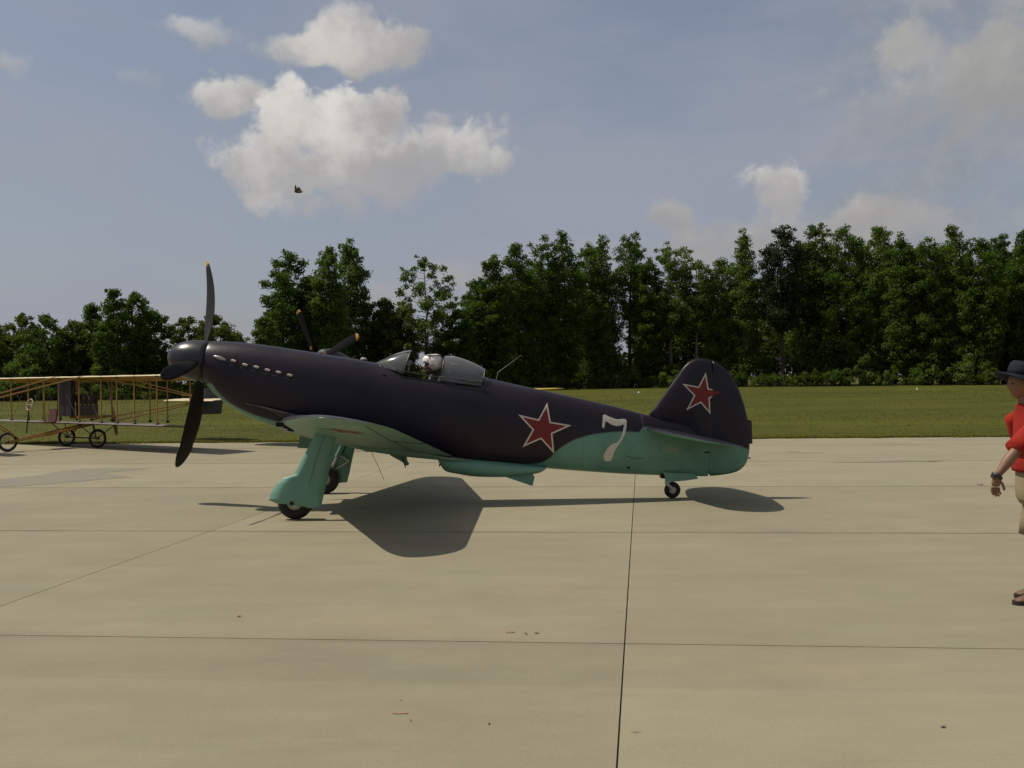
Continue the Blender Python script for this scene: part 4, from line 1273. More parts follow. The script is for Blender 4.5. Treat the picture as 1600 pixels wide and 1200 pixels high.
# registration
def text_polys(txt, size):
    cu_ = bpy.data.curves.new('t', 'FONT'); cu_.body = txt; cu_.size = size; cu_.resolution_u = 2; cu_.space_character = 1.12
    to = bpy.data.objects.new('t', cu_); C.objects.link(to)
    dg = bpy.context.evaluated_depsgraph_get(); me = bpy.data.meshes.new_from_object(to.evaluated_get(dg))
    out = [[me.vertices[i].co.copy() for i in p.vertices] for p in me.polygons]
    bpy.data.objects.remove(to); bpy.data.curves.remove(cu_); bpy.data.meshes.remove(me)
    return out
reg = text_polys('N42YK', .125)
r0, r1 = L(1035.5, 706, -.12), L(1060.5, 710, -.12)
wx = max(p.x for P in reg for p in P); dx = (r1 - r0) / wx; dz = Vector((.05, 0, 1)).normalized()
for sgn in (-1, 1):
    P = [[(r0 if sgn < 0 else r1) + dx * (p.x if sgn < 0 else -p.x) + dz * p.y for p in Q] for Q in reg]
    decal('registration_lettering', P, mat('faded_white', (.36, .36, .30), .6), fus_bvh, (0, -sgn, 0), 0, cuts=1, label='small white lettering N42YK')
# underwing stars
for sgn in (-1, 1):
    v0 = 2.75; a, b_ = le(v0), te(v0); c_ = a.lerp(b_, .42)
    tips = [Vector((c_.x - .40 * math.cos(R(72 * i)), sgn * v0 + .40 * math.sin(R(72 * i)), 0)) for i in range(5)]
    core, white, rim = star_polys(tips)
    decal('star_marking', core, red_p, wing_bvh[sgn], (0, 0, 1), 0, label='red star under the wing')
# wing fuselage number of rivet rows is below what the picture resolves

# ================================================================== PEOPLE
def skin(name, nodes, edges, material, parent, levels=2, root=0):
    me = bpy.data.meshes.new(name)
    me.from_pydata([n[0] for n in nodes], edges, [])
    ob = bpy.data.objects.new(name, me); C.objects.link(ob)
    sk = ob.modifiers.new('skin', 'SKIN'); sk.use_smooth_shade = True
    ss = ob.modifiers.new('sub', 'SUBSURF'); ss.levels = levels; ss.render_levels = levels
    sv = me.skin_vertices[0].data
    for i, n in enumerate(nodes):
        r = n[1] if isinstance(n[1], (tuple, list)) else (n[1], n[1])
        sv[i].radius = r; sv[i].use_root = (i == root)
    dg = bpy.context.evaluated_depsgraph_get(); dg.update()
    m2 = bpy.data.meshes.new_from_object(ob.evaluated_get(dg))
    bpy.data.objects.remove(ob); bpy.data.meshes.remove(me)
    return m2
def from_meshes(name, meshes, material, parent, label=None):
    bm = bmesh.new()
    for m2 in meshes:
        if isinstance(m2, bpy.types.Mesh): bm.from_mesh(m2); bpy.data.meshes.remove(m2)
        else:
            tmp = bpy.data.meshes.new('x'); m2.to_mesh(tmp); m2.free(); bm.from_mesh(tmp); bpy.data.meshes.remove(tmp)
    for f_ in bm.faces: f_.material_index = 0
    return obj(name, bm, material, parent, smooth='all', label=label)
skin_m = mat('skin', (.21, .105, .062), .55, var=.10, scale=14)
skin_m.node_tree.nodes['Principled BSDF'].inputs['Subsurface Weight'].default_value = .06
def head_mesh(c, r=(.098, .076, .118), face=-1):
    """face looks along -x"""
    bm = bmesh.new()
    def f_(p):
        q = p.copy()
        if q.z < -.1:                               # jaw
            k = (-.1 - q.z)
            q.y *= 1 - .42 * k; q.x = q.x * (1 - .18 * k) + face * .16 * k
        if q.x * face > .2:                         # brow / nose / lips / chin
            fx = abs(q.y)
            nose = math.exp(-(fx / .16) ** 2) * math.exp(-((q.z + .14) / .17) ** 2) * .24
            brow = math.exp(-((q.z - .16) / .12) ** 2) * math.exp(-(fx / .5) ** 2) * .05
            eye = -math.exp(-((fx - .38) / .15) ** 2) * math.exp(-((q.z - .02) / .10) ** 2) * .09
            lips = math.exp(-(fx / .25) ** 2) * math.exp(-((q.z + .48) / .07) ** 2) * .07
            chin = math.exp(-(fx / .25) ** 2) * math.exp(-((q.z + .78) / .12) ** 2) * .12
            q.x += face * (nose + brow + eye + lips + chin)
        return q
    ellipsoid(bm, c, r, 36, 28, f_)
    c = Vector(c)
    for s in (-1, 1):
        ellipsoid(bm, c + Vector((.012, s * r[1] * 1.0, -.012)), (.018, .010, .032), 10, 8)
    return bm
def eyes(parent, c):
    for s in (-1, 1):
        bm = B(); ellipsoid(bm, Vector(c) + Vector((-.084, s * .030, .003)), (.010, .013, .007), 10, 8); obj('eye', bm, mat('eye_dark', (.02, .015, .012), .25), parent, smooth='all')

man = thing('person', 'man in a dark brimmed hat, red shirt and khaki shorts standing at the right edge', 'person', (3.93, 7.52, 0), 0)
# joints: left side (towards the camera) is -y ; the man faces -x
body = [((.06, 0, .95), (.115, .09)), ((.045, 0, 1.10), (.12, .09)), ((.050, 0, 1.28), (.12, .075)), ((.048, 0, 1.37), (.075, .050)), ((.0, 0, 1.49), (.054, .054)), ((-.02, 0, 1.60), (.055, .055))]
def side(s, hipx, kneex, ankx, toe, el, wr):
    base = len(body)
    n = [((.06 + hipx, s * .095, .86), .082), ((kneex, s * .105, .50), .060), ((ankx - .005, s * .108, .34), .058), ((ankx, s * .11, .10), .040), ((ankx + .0, s * .11, .05), .040), ((toe + .08, s * .12, .035), .036)]
    body.extend(n)
    e = [(0, base)] + [(base + i, base + i + 1) for i in range(5)]
    b2 = len(body)
    a = [((.04, s * .13, 1.375), .050), ((.03, s * .195, 1.36), .046), (el, .042), ((el[0] + (wr[0] - el[0]) * .3, el[1], el[2] + (wr[2] - el[2]) * .3), .047), (wr, (.022, .028))]
    body.extend(a)
    e += [(3, b2)] + [(b2 + i, b2 + i + 1) for i in range(4)]
    return e
wrL = Vector((-.365, -.27, .985)); elL = Vector((-.235, -.26, 1.15))
wrR = Vector((.17, .29, .91)); elR = Vector((.13, .27, 1.15))
ed = [(0, 1), (1, 2), (2, 3), (3, 4), (4, 5)]
ed += side(-1, -.02, .03, .08, -.18, tuple(elL), tuple(wrL))
ed += side(1, .02, .10, .20, -.04, tuple(elR), tuple(wrR))
bodym = skin('body', body, ed, skin_m, man)
def hand(wr, d, s):
    """palm and five fingers; d = direction of the forearm, fingers curl"""
    d = d.normalized(); out = []
    fwd = Vector((-1, 0, 0)); side_ = Vector((0, 1, 0))
    # hand hangs down, knuckles face away from the camera-forward; thumb towards the body/rear
    dn = Vector((-.12, 0, -1)).normalized(); across = Vector((-.95, -s * .0, .10)).normalized()
    out.append(skin('p', [(wr - d * .02, (.024, .030)), (wr + dn * .035, (.021, .036)), (wr + dn * .080, (.017, .040))], [(0, 1), (1, 2)], skin_m, None, 2))
    for i, (o_, ln) in enumerate(((.027, .072), (.010, .082), (-.008, .078), (-.025, .062))):
        b0 = wr + dn * .075 + across * o_
        curl = Vector((.55 + .05 * i, s * -.10, 0))
        p1 = b0 + (dn + curl * .15).normalized() * ln * .45; p2 = p1 + (dn + curl * .9).normalized() * ln * .32; p3 = p2 + (dn + curl * 1.9).normalized() * ln * .25
        out.append(skin('f', [(b0, .0105), (p1, .0095), (p2, .0085), (p3, .0075)], [(0, 1), (1, 2), (2, 3)], skin_m, None, 1))
    t0 = wr + dn * .025 + Vector((.020, 0, 0)); t1 = t0 + Vector((.026, -s * .0, -.030)); t2 = t1 + Vector((.010, 0, -.030)); t3 = t2 + Vector((.002, 0, -.020))
    out.append(skin('t', [(t0, .013), (t1, .0115), (t2, .0105), (t3, .0085)], [(0, 1), (1, 2), (2, 3)], skin_m, None, 1))
    return out
hm = head_mesh(Vector((-.035, 0, 1.665)))
bo = from_meshes('body', [bodym, hm] + hand(wrL, wrL - elL, -1) + hand(wrR, wrR - elR, 1), skin_m, man)
eyes(bo, (-.035, 0, 1.665))
# clothes
shirt_m = mat('red_shirt', (.28, .020, .012), .9, var=.22, scale=7, bump=1.0, bscale=9, spec=.2)
khaki_m = mat('khaki_cotton', (.27, .225, .135), .9, var=.14, scale=10, bump=.5, bscale=18, spec=.2)
navy_m = mat('navy_hat', (.009, .012, .022), .8, var=.2, scale=10, bump=.4, bscale=60, spec=.2)
def ell(cx, z, rx, ry, n=28, wob=0.0):
    return [Vector((cx + math.cos(2 * PI * k / n) * (rx + wob * math.sin(5 * 2 * PI * k / n + z * 9)), math.sin(2 * PI * k / n) * (ry + wob * math.sin(4 * 2 * PI * k / n + z * 7)), z)) for k in range(n)]
bm = B()
loft(bm, [ell(*q, 28, .003) for q in ((.052, .995, .140, .188), (.050, 1.02, .146, .190), (.050, 1.10, .138, .180), (.052, 1.20, .132, .184), (.052, 1.31, .124, .194), (.046, 1.38, .110, .200), (.036, 1.425, .094, .182), (.020, 1.458, .080, .140), (.006, 1.492, .070, .088), (-.002, 1.512, .064, .066))])
for s, el in ((-1, elL), (1, elR)):
    sh = Vector((.040, s * .150, 1.405)); e = Vector(el); so_ = Vector((.010, s * .195, 1.385))
    tube(bm, [sh, so_, so_.lerp(e, .40), so_.lerp(e, .70), so_.lerp(e, .90)], [.066, .074, .076, .082, .088], 18)
obj('shirt', bm, shirt_m, man, smooth='all')
bm = B()
loft(bm, [ell(*q, 28, .003) for q in ((.060, 1.03, .120, .166), (.064, .95, .126, .176), (.064, .86, .128, .182), (.062, .79, .120, .172), (.060, .745, .095, .13))])
for s, hx_, kx in ((-1, .04, .02), (1, .08, .09)):
    tube(bm, [(hx_ + .02, s * .088, .90), (kx + .035, s * .100, .76), (kx + .02, s * .106, .62), (kx + .01, s * .110, .49)], [.095, .100, .098, .102], 20)
obj('shorts', bm, khaki_m, man, smooth='all')
bm = B(); box(bm, (-.055, -.165, .955), (.06, .03, .13)); bmesh.ops.bevel(bm, geom=bm.edges[:], offset=.008, segments=2); obj('belt_pouch', bm, mat('belt_black', (.02, .018, .016), .5), man)
bm = B(); tube(bm, [(-.075, -.18, .90), (-.07, -.19, .86), (-.03, -.195, .83), (.0, -.19, .87)], .008, 8); obj('lanyard', bm, MATS['belt_black'], man)
# short dark hair below the hat
bm = B(); ellipsoid(bm, (-.022, 0, 1.678), (.098, .082, .112), 28, 18)
bmesh.ops.delete(bm, geom=[f_ for f_ in bm.faces if f_.calc_center_median().z < 1.615 or (f_.calc_center_median().x < -.035 and f_.calc_center_median().z < 1.73)], context='FACES')
bmesh.ops.solidify(bm, geom=bm.faces, thickness=.004)
obj('hair', bm, mat('hair_brown', (.035, .022, .014), .8, var=.4, scale=60, bump=.6, bscale=90), man, smooth='all')
# hat
bm = B(); hc = Vector((-.03, 0, 1.72)); rr = []
for r_, z in ((.101, -.01), (.104, .03), (.100, .075), (.085, .098), (.05, .108), (.01, .11)):
    rr.append([hc + Vector((math.cos(2 * PI * k / 28) * r_ * 1.10, math.sin(2 * PI * k / 28) * r_ * .93, z + .006 * math.sin(3 * 2 * PI * k / 28))) for k in range(28)])
loft(bm, rr)
TILT = Matrix.Rotation(R(17), 3, 'Y')
bmesh.ops.rotate(bm, verts=bm.verts, cent=hc, matrix=TILT)
crown = obj('hat', bm, navy_m, man, smooth='all')
bm = B(); rr = []
for r_, z, t_ in ((.100, .0, .004), (.135, -.014, .004), (.168, -.030, .004), (.172, -.032, .0), (.168, -.034, -.004), (.135, -.020, -.004), (.100, -.006, -.004)):
    ring_ = []
    for k in range(36):
        a = 2 * PI * k / 36; fr = max(0, -math.cos(a))
        ring_.append(hc + Vector((math.cos(a) * r_ * 1.12, math.sin(a) * r_ * .96, z + .018 * fr * (r_ - .10) / .07 - .012 * abs(math.sin(a)) * (r_ - .1) / .07 + t_ * .5 - .004)))
    rr.append(ring_)
loft(bm, rr, cap=False); bmesh.ops.rotate(bm, verts=bm.verts, cent=hc, matrix=TILT); obj('brim', bm, navy_m, crown, smooth='all')
# watch
bm = B(); wd = (wrL - elL).normalized(); torus(bm, wrL - wd * .005, wd, .034, .009, 24, 8, squash=1.4); wt_ = obj('watch', bm, MATS['belt_black'], man)
bm = B(); disc(bm, wrL - wd * .005 + Vector((-.036, -.012, 0)), Vector((-1, -.3, -.2)), .017, .012, 16); obj('watch_face', bm, mat('watch_dark', (.03, .03, .035), .2), wt_)
# shoes
shoe_m = mat('brown_leather_shoe', (.125, .060, .034), .6, var=.25, scale=20); sole_m = mat('dark_sole', (.025, .022, .02), .8)
for s, toe, ank in ((-1, -.165, .08), (1, -.035, .20)):
    y = s * .115
    bm = B(); rr = []
    for x, w_, hh in ((toe, .022, .030), (toe + .02, .040, .048), (toe + .07, .049, .066), (toe + .13, .046, .095), (toe + .18, .042, .125), (toe + .235, .040, .130), (toe + .275, .032, .100)):
        rr.append([Vector((x, y + math.cos(2 * PI * k / 16) * w_, .022 + max(0, math.sin(2 * PI * k / 16)) ** .8 * (hh - .02) if math.sin(2 * PI * k / 16) > 0 else .022)) for k in range(16)])
    loft(bm, rr); sh_ = obj('shoe', bm, shoe_m, man, smooth='all')
    bm = B(); o1 = []
    for k in range(24):
        a = 2 * PI * k / 24; cx = toe + .135 + math.cos(a) * .150; ww = .052 - .010 * (cx - toe - .13) / .15
        o1.append(Vector((cx, y + math.sin(a) * ww, 0)))
    extrude_poly(bm, o1, Vector((0, 0, .034))); obj('sole', bm, sole_m, sh_, smooth=False)
    bm = B()
    for q in range(3): tube(bm, [(toe + .10 + q * .022, y - .032, .070 + q * .016), (toe + .105 + q * .022, y, .088 + q * .016), (toe + .10 + q * .022, y + .032, .070 + q * .016)], .004, 5)
    obj('laces', bm, MATS['belt_black'], sh_)
    bm = B(); tube(bm, [(ank, s * .11, .10), (ank, s * .11, .17)], [.050, .046], 14); obj('sock', bm, mat('sock_grey', (.20, .19, .17), .9), man)

# pilot
hp = L(676, 569, 0)
pil = thing('person', 'pilot in a white flying helmet leaning forward in the open cockpit', 'person', yak.matrix_world @ Vector((0, 0, 0)) if False else (0, 0, 0))
Mw = Matrix.Translation(CP) @ Matrix.Rotation(PSI, 4, 'Z')
pc = hp + Vector((0, -.02, 0))
pil.location = Mw @ (pc + Vector((.05, 0, -.80))); pil.rotation_euler = (0, 0, PSI)
hx0 = Vector((-.05, 0, .80))            # head centre in the pilot's frame
suit = mat('flight_suit', (.028, .022, .018), .85, var=.2, bump=.4, bscale=20)
n = [((.16, 0, .26), (.16, .13)), ((.14, 0, .45), (.16, .12)), ((.08, 0, .60), (.13, .09)), ((.02, 0, .70), (.06, .06)), ((-.01, 0, .76), .055),
     ((.09, -.17, .58), .06), ((-.02, -.20, .40), .045), ((-.16, -.15, .40), .036), ((.09, .17, .58), .06), ((-.02, .20, .40), .045), ((-.16, .12, .42), .036)]
e_ = [(0, 1), (1, 2), (2, 3), (3, 4), (2, 5), (5, 6), (6, 7), (2, 8), (8, 9), (9, 10)]
from_meshes('body', [skin('b', n, e_, suit, pil), ], suit, pil)
pf = from_meshes('head', [head_mesh(hx0 + Vector((-.012, 0, -.03)))], mat('pilot_skin', (.17, .065, .04), .6), pil)
eyes(pf, hx0 + Vector((-.012, 0, -.03)))
bm = B(); rr = []
def hf(p):
    q = p.copy()
    if q.z < -.35: q.z = -.35 - (-.35 - q.z) * (.75 if q.x > -.2 else .2)
    return q
ellipsoid(bm, hx0 + Vector((.012, 0, .015)), (.136, .118, .128), 28, 18, hf)
kill = [f_ for f_ in bm.faces if f_.calc_center_median().x < hx0.x - .055 and f_.calc_center_median().z < hx0.z + .025]
bmesh.ops.delete(bm, geom=kill, context='FACES')
bmesh.ops.solidify(bm, geom=bm.faces, thickness=.008)
hel = obj('helmet', bm, mat('helmet_white', (.84, .78, .70), .4, var=.05), pil, smooth='all')
bm = B(); pts = []
for i in range(13):
    a = R(-65 + 130 * i / 12)
    pts.append(hx0 + Vector((-.035 + .0 * i, math.sin(a) * .124, .015 + math.cos(a) * .130)))
tube(bm, pts, .006, 6); obj('visor_edge', bm, MATS['belt_black'], hel)
bm = B()
for i in range(1): ellipsoid(bm, hx0 + Vector((-.055, 0, .04)), (.092, .112, .098), 24, 14)
kill = [f_ for f_ in bm.faces if f_.calc_center_median().z < hx0.z + .03]
bmesh.ops.delete(bm, geom=kill, context='FACES')
obj('visor_cover', bm, MATS['helmet_white'], hel, smooth='all')
bm = B()
for s in (-1, 1): disc(bm, hx0 + Vector((.0, s * .118, -.035)), (0, 1, 0), .034, .02, 18)
obj('earcup', bm, mat('earcup_grey', (.34, .31, .28), .5), hel)
bm = B(); tube(bm, [hx0 + Vector((.0, -.12, -.06)), hx0 + Vector((-.06, -.09, -.09)), hx0 + Vector((-.11, -.02, -.085))], .006, 6); obj('boom_microphone', bm, MATS['belt_black'], hel)

# ================================================================== EARLY PUSHER BIPLANE (left)
FD = Vector((-.60, -.80, 0)).normalized()
bp_loc = Vector((-11.95, 27.50, 0))
rz = math.atan2(FD.y, FD.x)
bip = thing('pusher_biplane', 'open frame yellow pusher biplane with wire wheels parked on the apron edge at left', 'aircraft', bp_loc, rz)
# local: +x forward, +y to the machine's left (right of the picture)
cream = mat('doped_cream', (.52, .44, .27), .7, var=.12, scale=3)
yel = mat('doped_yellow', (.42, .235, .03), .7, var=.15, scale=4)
wood = mat('varnished_wood', (.30, .155, .028), .5, var=.25, scale=9)
silver = mat('doped_silver', (.15, .125, .12), .5, var=.12)
wire = mat('wire_steel', (.12, .11, .10), .5, .4)
eng_m = mat('engine_dark', (.010, .009, .009), .6, var=.4)
ZU, ZL = 1.94, .69
def plank_wing(z, y0, y1, ch, name, m2, xf=.55):
    bm = B(); rr = []
    for i in range(13):
        t = i / 12; y = y0 + (y1 - y0) * t
        kx = 1 if 0 < i < 12 else .9
        pr = []
        for a, zu in ((0, 0), (.04, .028), (.15, .060), (.35, .075), (.6, .055), (.85, .018), (1, 0), (.85, .010), (.5, .042), (.2, .042), (.05, .010)):
            pr.append(Vector((xf - a * ch * kx, y, z - a * .13 + zu * .8 + (.008 if i % 2 else 0) * (1 if .1 < a < .9 else 0))))
        rr.append(pr)
    loft(bm, rr); bmesh.ops.recalc_face_normals(bm, faces=bm.faces)
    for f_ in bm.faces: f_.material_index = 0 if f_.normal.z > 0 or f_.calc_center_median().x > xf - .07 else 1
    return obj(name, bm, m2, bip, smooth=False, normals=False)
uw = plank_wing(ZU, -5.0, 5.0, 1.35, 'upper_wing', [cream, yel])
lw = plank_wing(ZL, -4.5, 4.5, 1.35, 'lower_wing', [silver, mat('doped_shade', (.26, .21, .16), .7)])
for y in (-4.2, -3.3, -2.3, -1.4, -.6, .45, 1.55, 2.3, 3.1, 4.1):
    for x in (.42, -.55):
        bm = B(); tube(bm, [(x, y, ZL + .03), (x, y, ZU + .03)], .019, 6); obj('strut', bm, wood, bip)
        bm = B(); ellipsoid(bm, (x, y, ZU), (.05, .05, .035), 8, 6); ellipsoid(bm, (x, y, ZL + .04), (.05, .05, .035), 8, 6); obj('strut_socket', bm, eng_m, bip)
ys = [-4.2, -3.3, -2.3, -1.4, -.6, .45, 1.55, 2.3, 3.1, 4.1]
bm = B()
for a, b_ in zip(ys[:-1], ys[1:]):
    for z0_, z1_ in ((ZL, ZU), (ZU, ZL)): tube(bm, [(.42, a, z0_), (.42, b_, z1_)], .004, 3)
obj('rigging_wires', bm, wire, bip)
def wire_wheel(c, r):
    bm = B(); torus(bm, c, (0, 1, 0), r - .035, .035, 28, 8); w_ = obj('wheel', bm, rubber, bip, smooth='all')
    bm = B(); torus(bm, c, (0, 1, 0), r - .075, .012, 24, 6); obj('rim', bm, MATS['rim_metal'], w_)
    bm = B(); c = Vector(c)
    for k in range(18):
        a = 2 * PI * k / 18; tube(bm, [c + Vector((0, .04 * (1 if k % 2 else -1), 0)), c + Vector((math.cos(a) * (r - .08), 0, math.sin(a) * (r - .08)))], .003, 3)
    obj('spokes', bm, wire, w_)
    bm = B(); disc(bm, c, (0, 1, 0), .03, .12, 12); obj('hub', bm, eng_m, w_)
wire_wheel((.10, -.80, .26), .26); wire_wheel((.10, .80, .26), .26); wire_wheel((2.15, 0, .26), .26)
bm = B(); tube(bm, [(.1, -.9, .26), (.1, .9, .26)], .02, 6); obj('axle', bm, eng_m, bip)
for y in (-.80, .80):
    for q in ((.42, y * 1.35, ZL), (-.5, y * 1.1, ZL), (.42, y * .4, ZL), (-.1, y * .3, ZL)):
        bm = B(); tube(bm, [(.1, y * .92, .25), q], .014, 5); obj('gear_brace', bm, eng_m, bip)
bm = B(); tube(bm, [(2.15, -.09, .26), (.5, -.22, .52), (-.3, -.22, .66)], .03, 6); obj('keel_rail', bm, wood, bip)
bm = B(); tube(bm, [(2.15, .09, .26), (.5, .22, .52), (-.3, .22, .66)], .03, 6); obj('keel_rail', bm, wood, bip)
bm = B(); box(bm, (.95, 0, .43), (.5, .42, .03), Matrix.Rotation(R(13), 3, 'Y')); obj('foot_board', bm, wood, bip)
bm = B(); box(bm, (.95, -.3, .72), (.36, .40, .04)); box(bm, (.76, -.3, .90), (.04, .40, .36), Matrix.Rotation(R(-8), 3, 'Y')); obj('seat', bm, mat('seat_red', (.09, .022, .016), .6), bip)
bm = B(); tube(bm, [(1.5, -.3, .45), (1.42, -.3, 1.15)], .018, 6); obj('control_column', bm, eng_m, bip)
bm = B(); torus(bm, (1.40, -.3, 1.22), (1, 0, .25), .15, .014, 24, 6); tube(bm, [(1.40, -.45, 1.22), (1.40, -.15, 1.22)], .01, 5); obj('control_wheel', bm, mat('wheel_pale', (.42, .33, .28), .4), bip)
bm = B(); box(bm, (.28, -.48, 1.36), (.12, .74, 1.0)); rad2 = obj('radiator', bm, eng_m, bip, smooth=False)
bm = B(); box(bm, (-.18, -.2, 1.02), (.55, .20, .30))
obj('engine_block', bm, mat('engine_grey', (.08, .075, .07), .5, .3, var=.4), bip, smooth=False)
for sgn in (-1, 1):
    for k_ in range(4):
        bm = B(); tube(bm, [(.02 - k_ * .13, -.2 + sgn * .10, 1.20), (.02 - k_ * .13, -.2 + sgn * .26, 1.44)], [.055, .05], 10); obj('cylinder', bm, MATS['engine_grey'], bip)
bm = B()
for y in (-.22, .22): box(bm, (-.25, y, .83), (1.2, .05, .06))
obj('engine_bearer', bm, wood, bip, smooth=False)
# pusher propeller
bm = B(); pa = R(-15)
for sgn in (-1, 1):
    dv_ = Vector((0, math.sin(pa) * sgn, math.cos(pa) * sgn)); rr = []
    for r_, c, tw_ in ((.02, .06, 60), (.2, .09, 50), (.5, .13, 32), (.75, .12, 22), (.87, .05, 18)):
        cdv = (dv_.cross(Vector((1, 0, 0))) * math.cos(R(tw_)) + Vector((1, 0, 0)) * math.sin(R(tw_))); nd = dv_.cross(cdv)
        rr.append([Vector((-.82, 0, 1.12)) + dv_ * r_ + cdv * (math.cos(2 * PI * k / 8) * c / 2) + nd * (math.sin(2 * PI * k / 8) * .012) for k in range(8)])
    loft(bm, rr)
obj('propeller', bm, wood, bip)
# booms forward to the elevator and aft to the tail
for y in (-.7, .7):
    bm = B(); tube(bm, [(.42, y, ZU + .03), (3.1, y * .35, 1.28)], .022, 6); obj('front_boom', bm, wood, bip)
    bm = B(); tube(bm, [(.42, y, ZL + .03), (1.9, y * .3, .45), (3.1, y * .35, 1.22)] if False else [(1.85, y * .1, .3), (3.1, y * .35, 1.22)], .018, 6); obj('front_boom', bm, wood, bip)
for y, z in ((-.7, ZU), (.7, ZU), (-.7, ZL), (.7, ZL)):
    bm = B(); tube(bm, [(-.55, y, z + .03), (-3.9, y * .08, 1.22 + (.05 if z > 1 else -.05))], .02, 6); obj('tail_boom', bm, wood, bip)
def flat_surf(name, x0, x1, y0, y1, z, m_, tilt=0):
    bm = B(); rr = []
    for i in range(7):
        t = i / 6; y = y0 + (y1 - y0) * t; k_ = .85 if i in (0, 6) else 1
        rr.append([Vector((x0 + (x1 - x0) * a * k_, y, z + zz + tilt * a)) for a, zz in ((0, 0), (.1, .018), (.5, .022), (.9, .012), (1, 0), (.5, -.008))])
    loft(bm, rr); return obj(name, bm, m_, bip)
flat_surf('front_elevator', 3.35, 2.75, -1.1, 1.1, 1.27, cream, -.06)
flat_surf('tailplane', -3.3, -4.3, -1.25, 1.25, 1.20, cream, .05)
bm = B(); extrude_poly(bm, [Vector((-3.85, -.01, .76)), Vector((-4.55, -.01, .76)), Vector((-4.62, -.01, 1.2)), Vector((-4.45, -.01, 1.60)), Vector((-3.95, -.01, 1.58))], Vector((0, .02, 0))); obj('rudder', bm, mat('rudder_grey', (.06, .06, .058), .7), bip, smooth=False)

# ================================================================== NAVY FIGHTER partly hidden behind the nose
FD2 = Vector((-.42, -.91, 0)).normalized()
hubw = at(495, 562, 24.6)
nv = thing('fighter_aircraft', 'navy fighter with yellow tipped four blade propeller, mostly hidden behind the nearer fighter', 'aircraft', (hubw.x - FD2.x * 1.1, hubw.y - FD2.y * 1.1, 0), math.atan2(FD2.y, FD2.x))
navy = mat('navy_paint', (.009, .011, .018), .6, var=.25)
pale = mat('pale_grey_paint', (.40, .40, .38), .5, var=.1)
hz_ = hubw.z
bm = B(); rr = []
for x, zc, rr_ in ((.92, hz_ - .05, .20), (.86, hz_ - .06, .30), (.5, hz_ - .10, .36), (0, hz_ - .26, .38), (-.8, hz_ - .58, .42), (-1.8, hz_ - .90, .40), (-3.0, hz_ - 1.10, .28), (-4.3, hz_ - 1.25, .17), (-5.2, hz_ - 1.42, .06)):
    rr.append([Vector((x, math.cos(2 * PI * k / 20) * rr_ * .85, zc + math.sin(2 * PI * k / 20) * rr_ * 1.1)) for k in range(20)])
loft(bm, rr); obj('fuselage', bm, navy, nv, smooth='all')
bm = B(); rr = []
for x, r_ in ((.92, .17), (1.05, .16), (1.2, .12), (1.3, .05), (1.33, .01)):
    rr.append([Vector((x, math.cos(2 * PI * k / 20) * r_, hz_ - .03 + math.sin(2 * PI * k / 20) * r_)) for k in range(20)])
loft(bm, rr); obj('spinner', bm, navy, nv, smooth='all')
for q in range(4):
    a = R(-24 + 90 * q)        # from up; image right is the machine's left (+y)
    dv_ = Vector((0, math.sin(a), math.cos(a))); rr = []
    st_ = [(.12, .10, 55), (.35, .20, 42), (.7, .29, 30), (1.0, .28, 24), (1.19, .23, 22)]
    def br(r_, c, tw_):
        cdv = dv_.cross(Vector((1, 0, 0))) * math.cos(R(tw_)) + Vector((1, 0, 0)) * math.sin(R(tw_)); nd = dv_.cross(cdv)
        return [Vector((1.1, 0, hz_)) + dv_ * (r_ * 1.09) + cdv * (math.cos(2 * PI * k / 10) * c / 2) + nd * (math.sin(2 * PI * k / 10) * .02) for k in range(10)]
    bm = B(); loft(bm, [br(*s_) for s_ in st_]); pb_ = obj('propeller_blade', bm, mat('matt_black', (.005, .005, .006), .9, spec=.1), nv)
    bm = B(); loft(bm, [br(1.19, .23, 22), br(1.23, .18, 21), br(1.26, .08, 20)]); obj('blade_tip', bm, mat('orange_tip', (.34, .14, .012), .7), pb_)
    bm = B(); p_ = Vector((1.13, 0, hz_)) + dv_ * .32 + Vector((.03, 0, 0)); box(bm, p_, (.02, .05, .08)); obj('blade_badge', bm, MATS['orange_tip'], pb_, smooth=False)
for sgn in (-1, 1):
    bm = B(); rr = []
    for v, x0, c, th in ((.2, .15, 1.9, .2), (1.5, .10, 1.75, .17), (3.2, -.05, 1.45, .12), (4.0, -.2, 1.1, .08), (4.25, -.45, .6, .04)):
        z = 1.13 + v * .045
        rr.append([Vector((x0 - a * c, sgn * v, z + b_ * th)) for a, b_ in ((0, 0), (.05, .35), (.3, .6), (.7, .35), (1, 0), (.7, -.2), (.3, -.35), (.05, -.22))])
    loft(bm, rr); obj('wing', bm, pale, nv, smooth='all')
    bm = B(); tube(bm, [(0.0, sgn * .55, 1.15), (0.05, sgn * .5, .28)], [.05, .04], 8); obj('gear_leg', bm, pale, nv)
    bm = B(); torus(bm, (.05, sgn * .5, .28), (0, 1, 0), .19, .09, 20, 8); wn = obj('wheel', bm, rubber, nv, smooth='all')
    bm = B(); disc(bm, (.05, sgn * .5, .28), (0, 1, 0), .12, .1, 16); obj('rim', bm, MATS['rim_metal'], wn)
    bm = B(); rr = [[Vector((-4.3 - a * c, sgn * v, hz_ - 1.20 + b_ * .06)) for a, b_ in ((0, 0), (.2, .5), (1, 0), (.2, -.5))] for v, c in ((.05, .9), (1.2, .7), (1.5, .3))]
    loft(bm, rr); obj('tailplane', bm, navy, nv)
bm = B(); extrude_poly(bm, [Vector(p) for p in ((-4.1, -.02, hz_ - 1.1), (-4.8, -.02, hz_ - .2), (-5.3, -.02, hz_ - .25), (-5.45, -.02, hz_ - 1.4))], Vector((0, .05, 0))); obj('fin', bm, navy, nv, smooth=False)
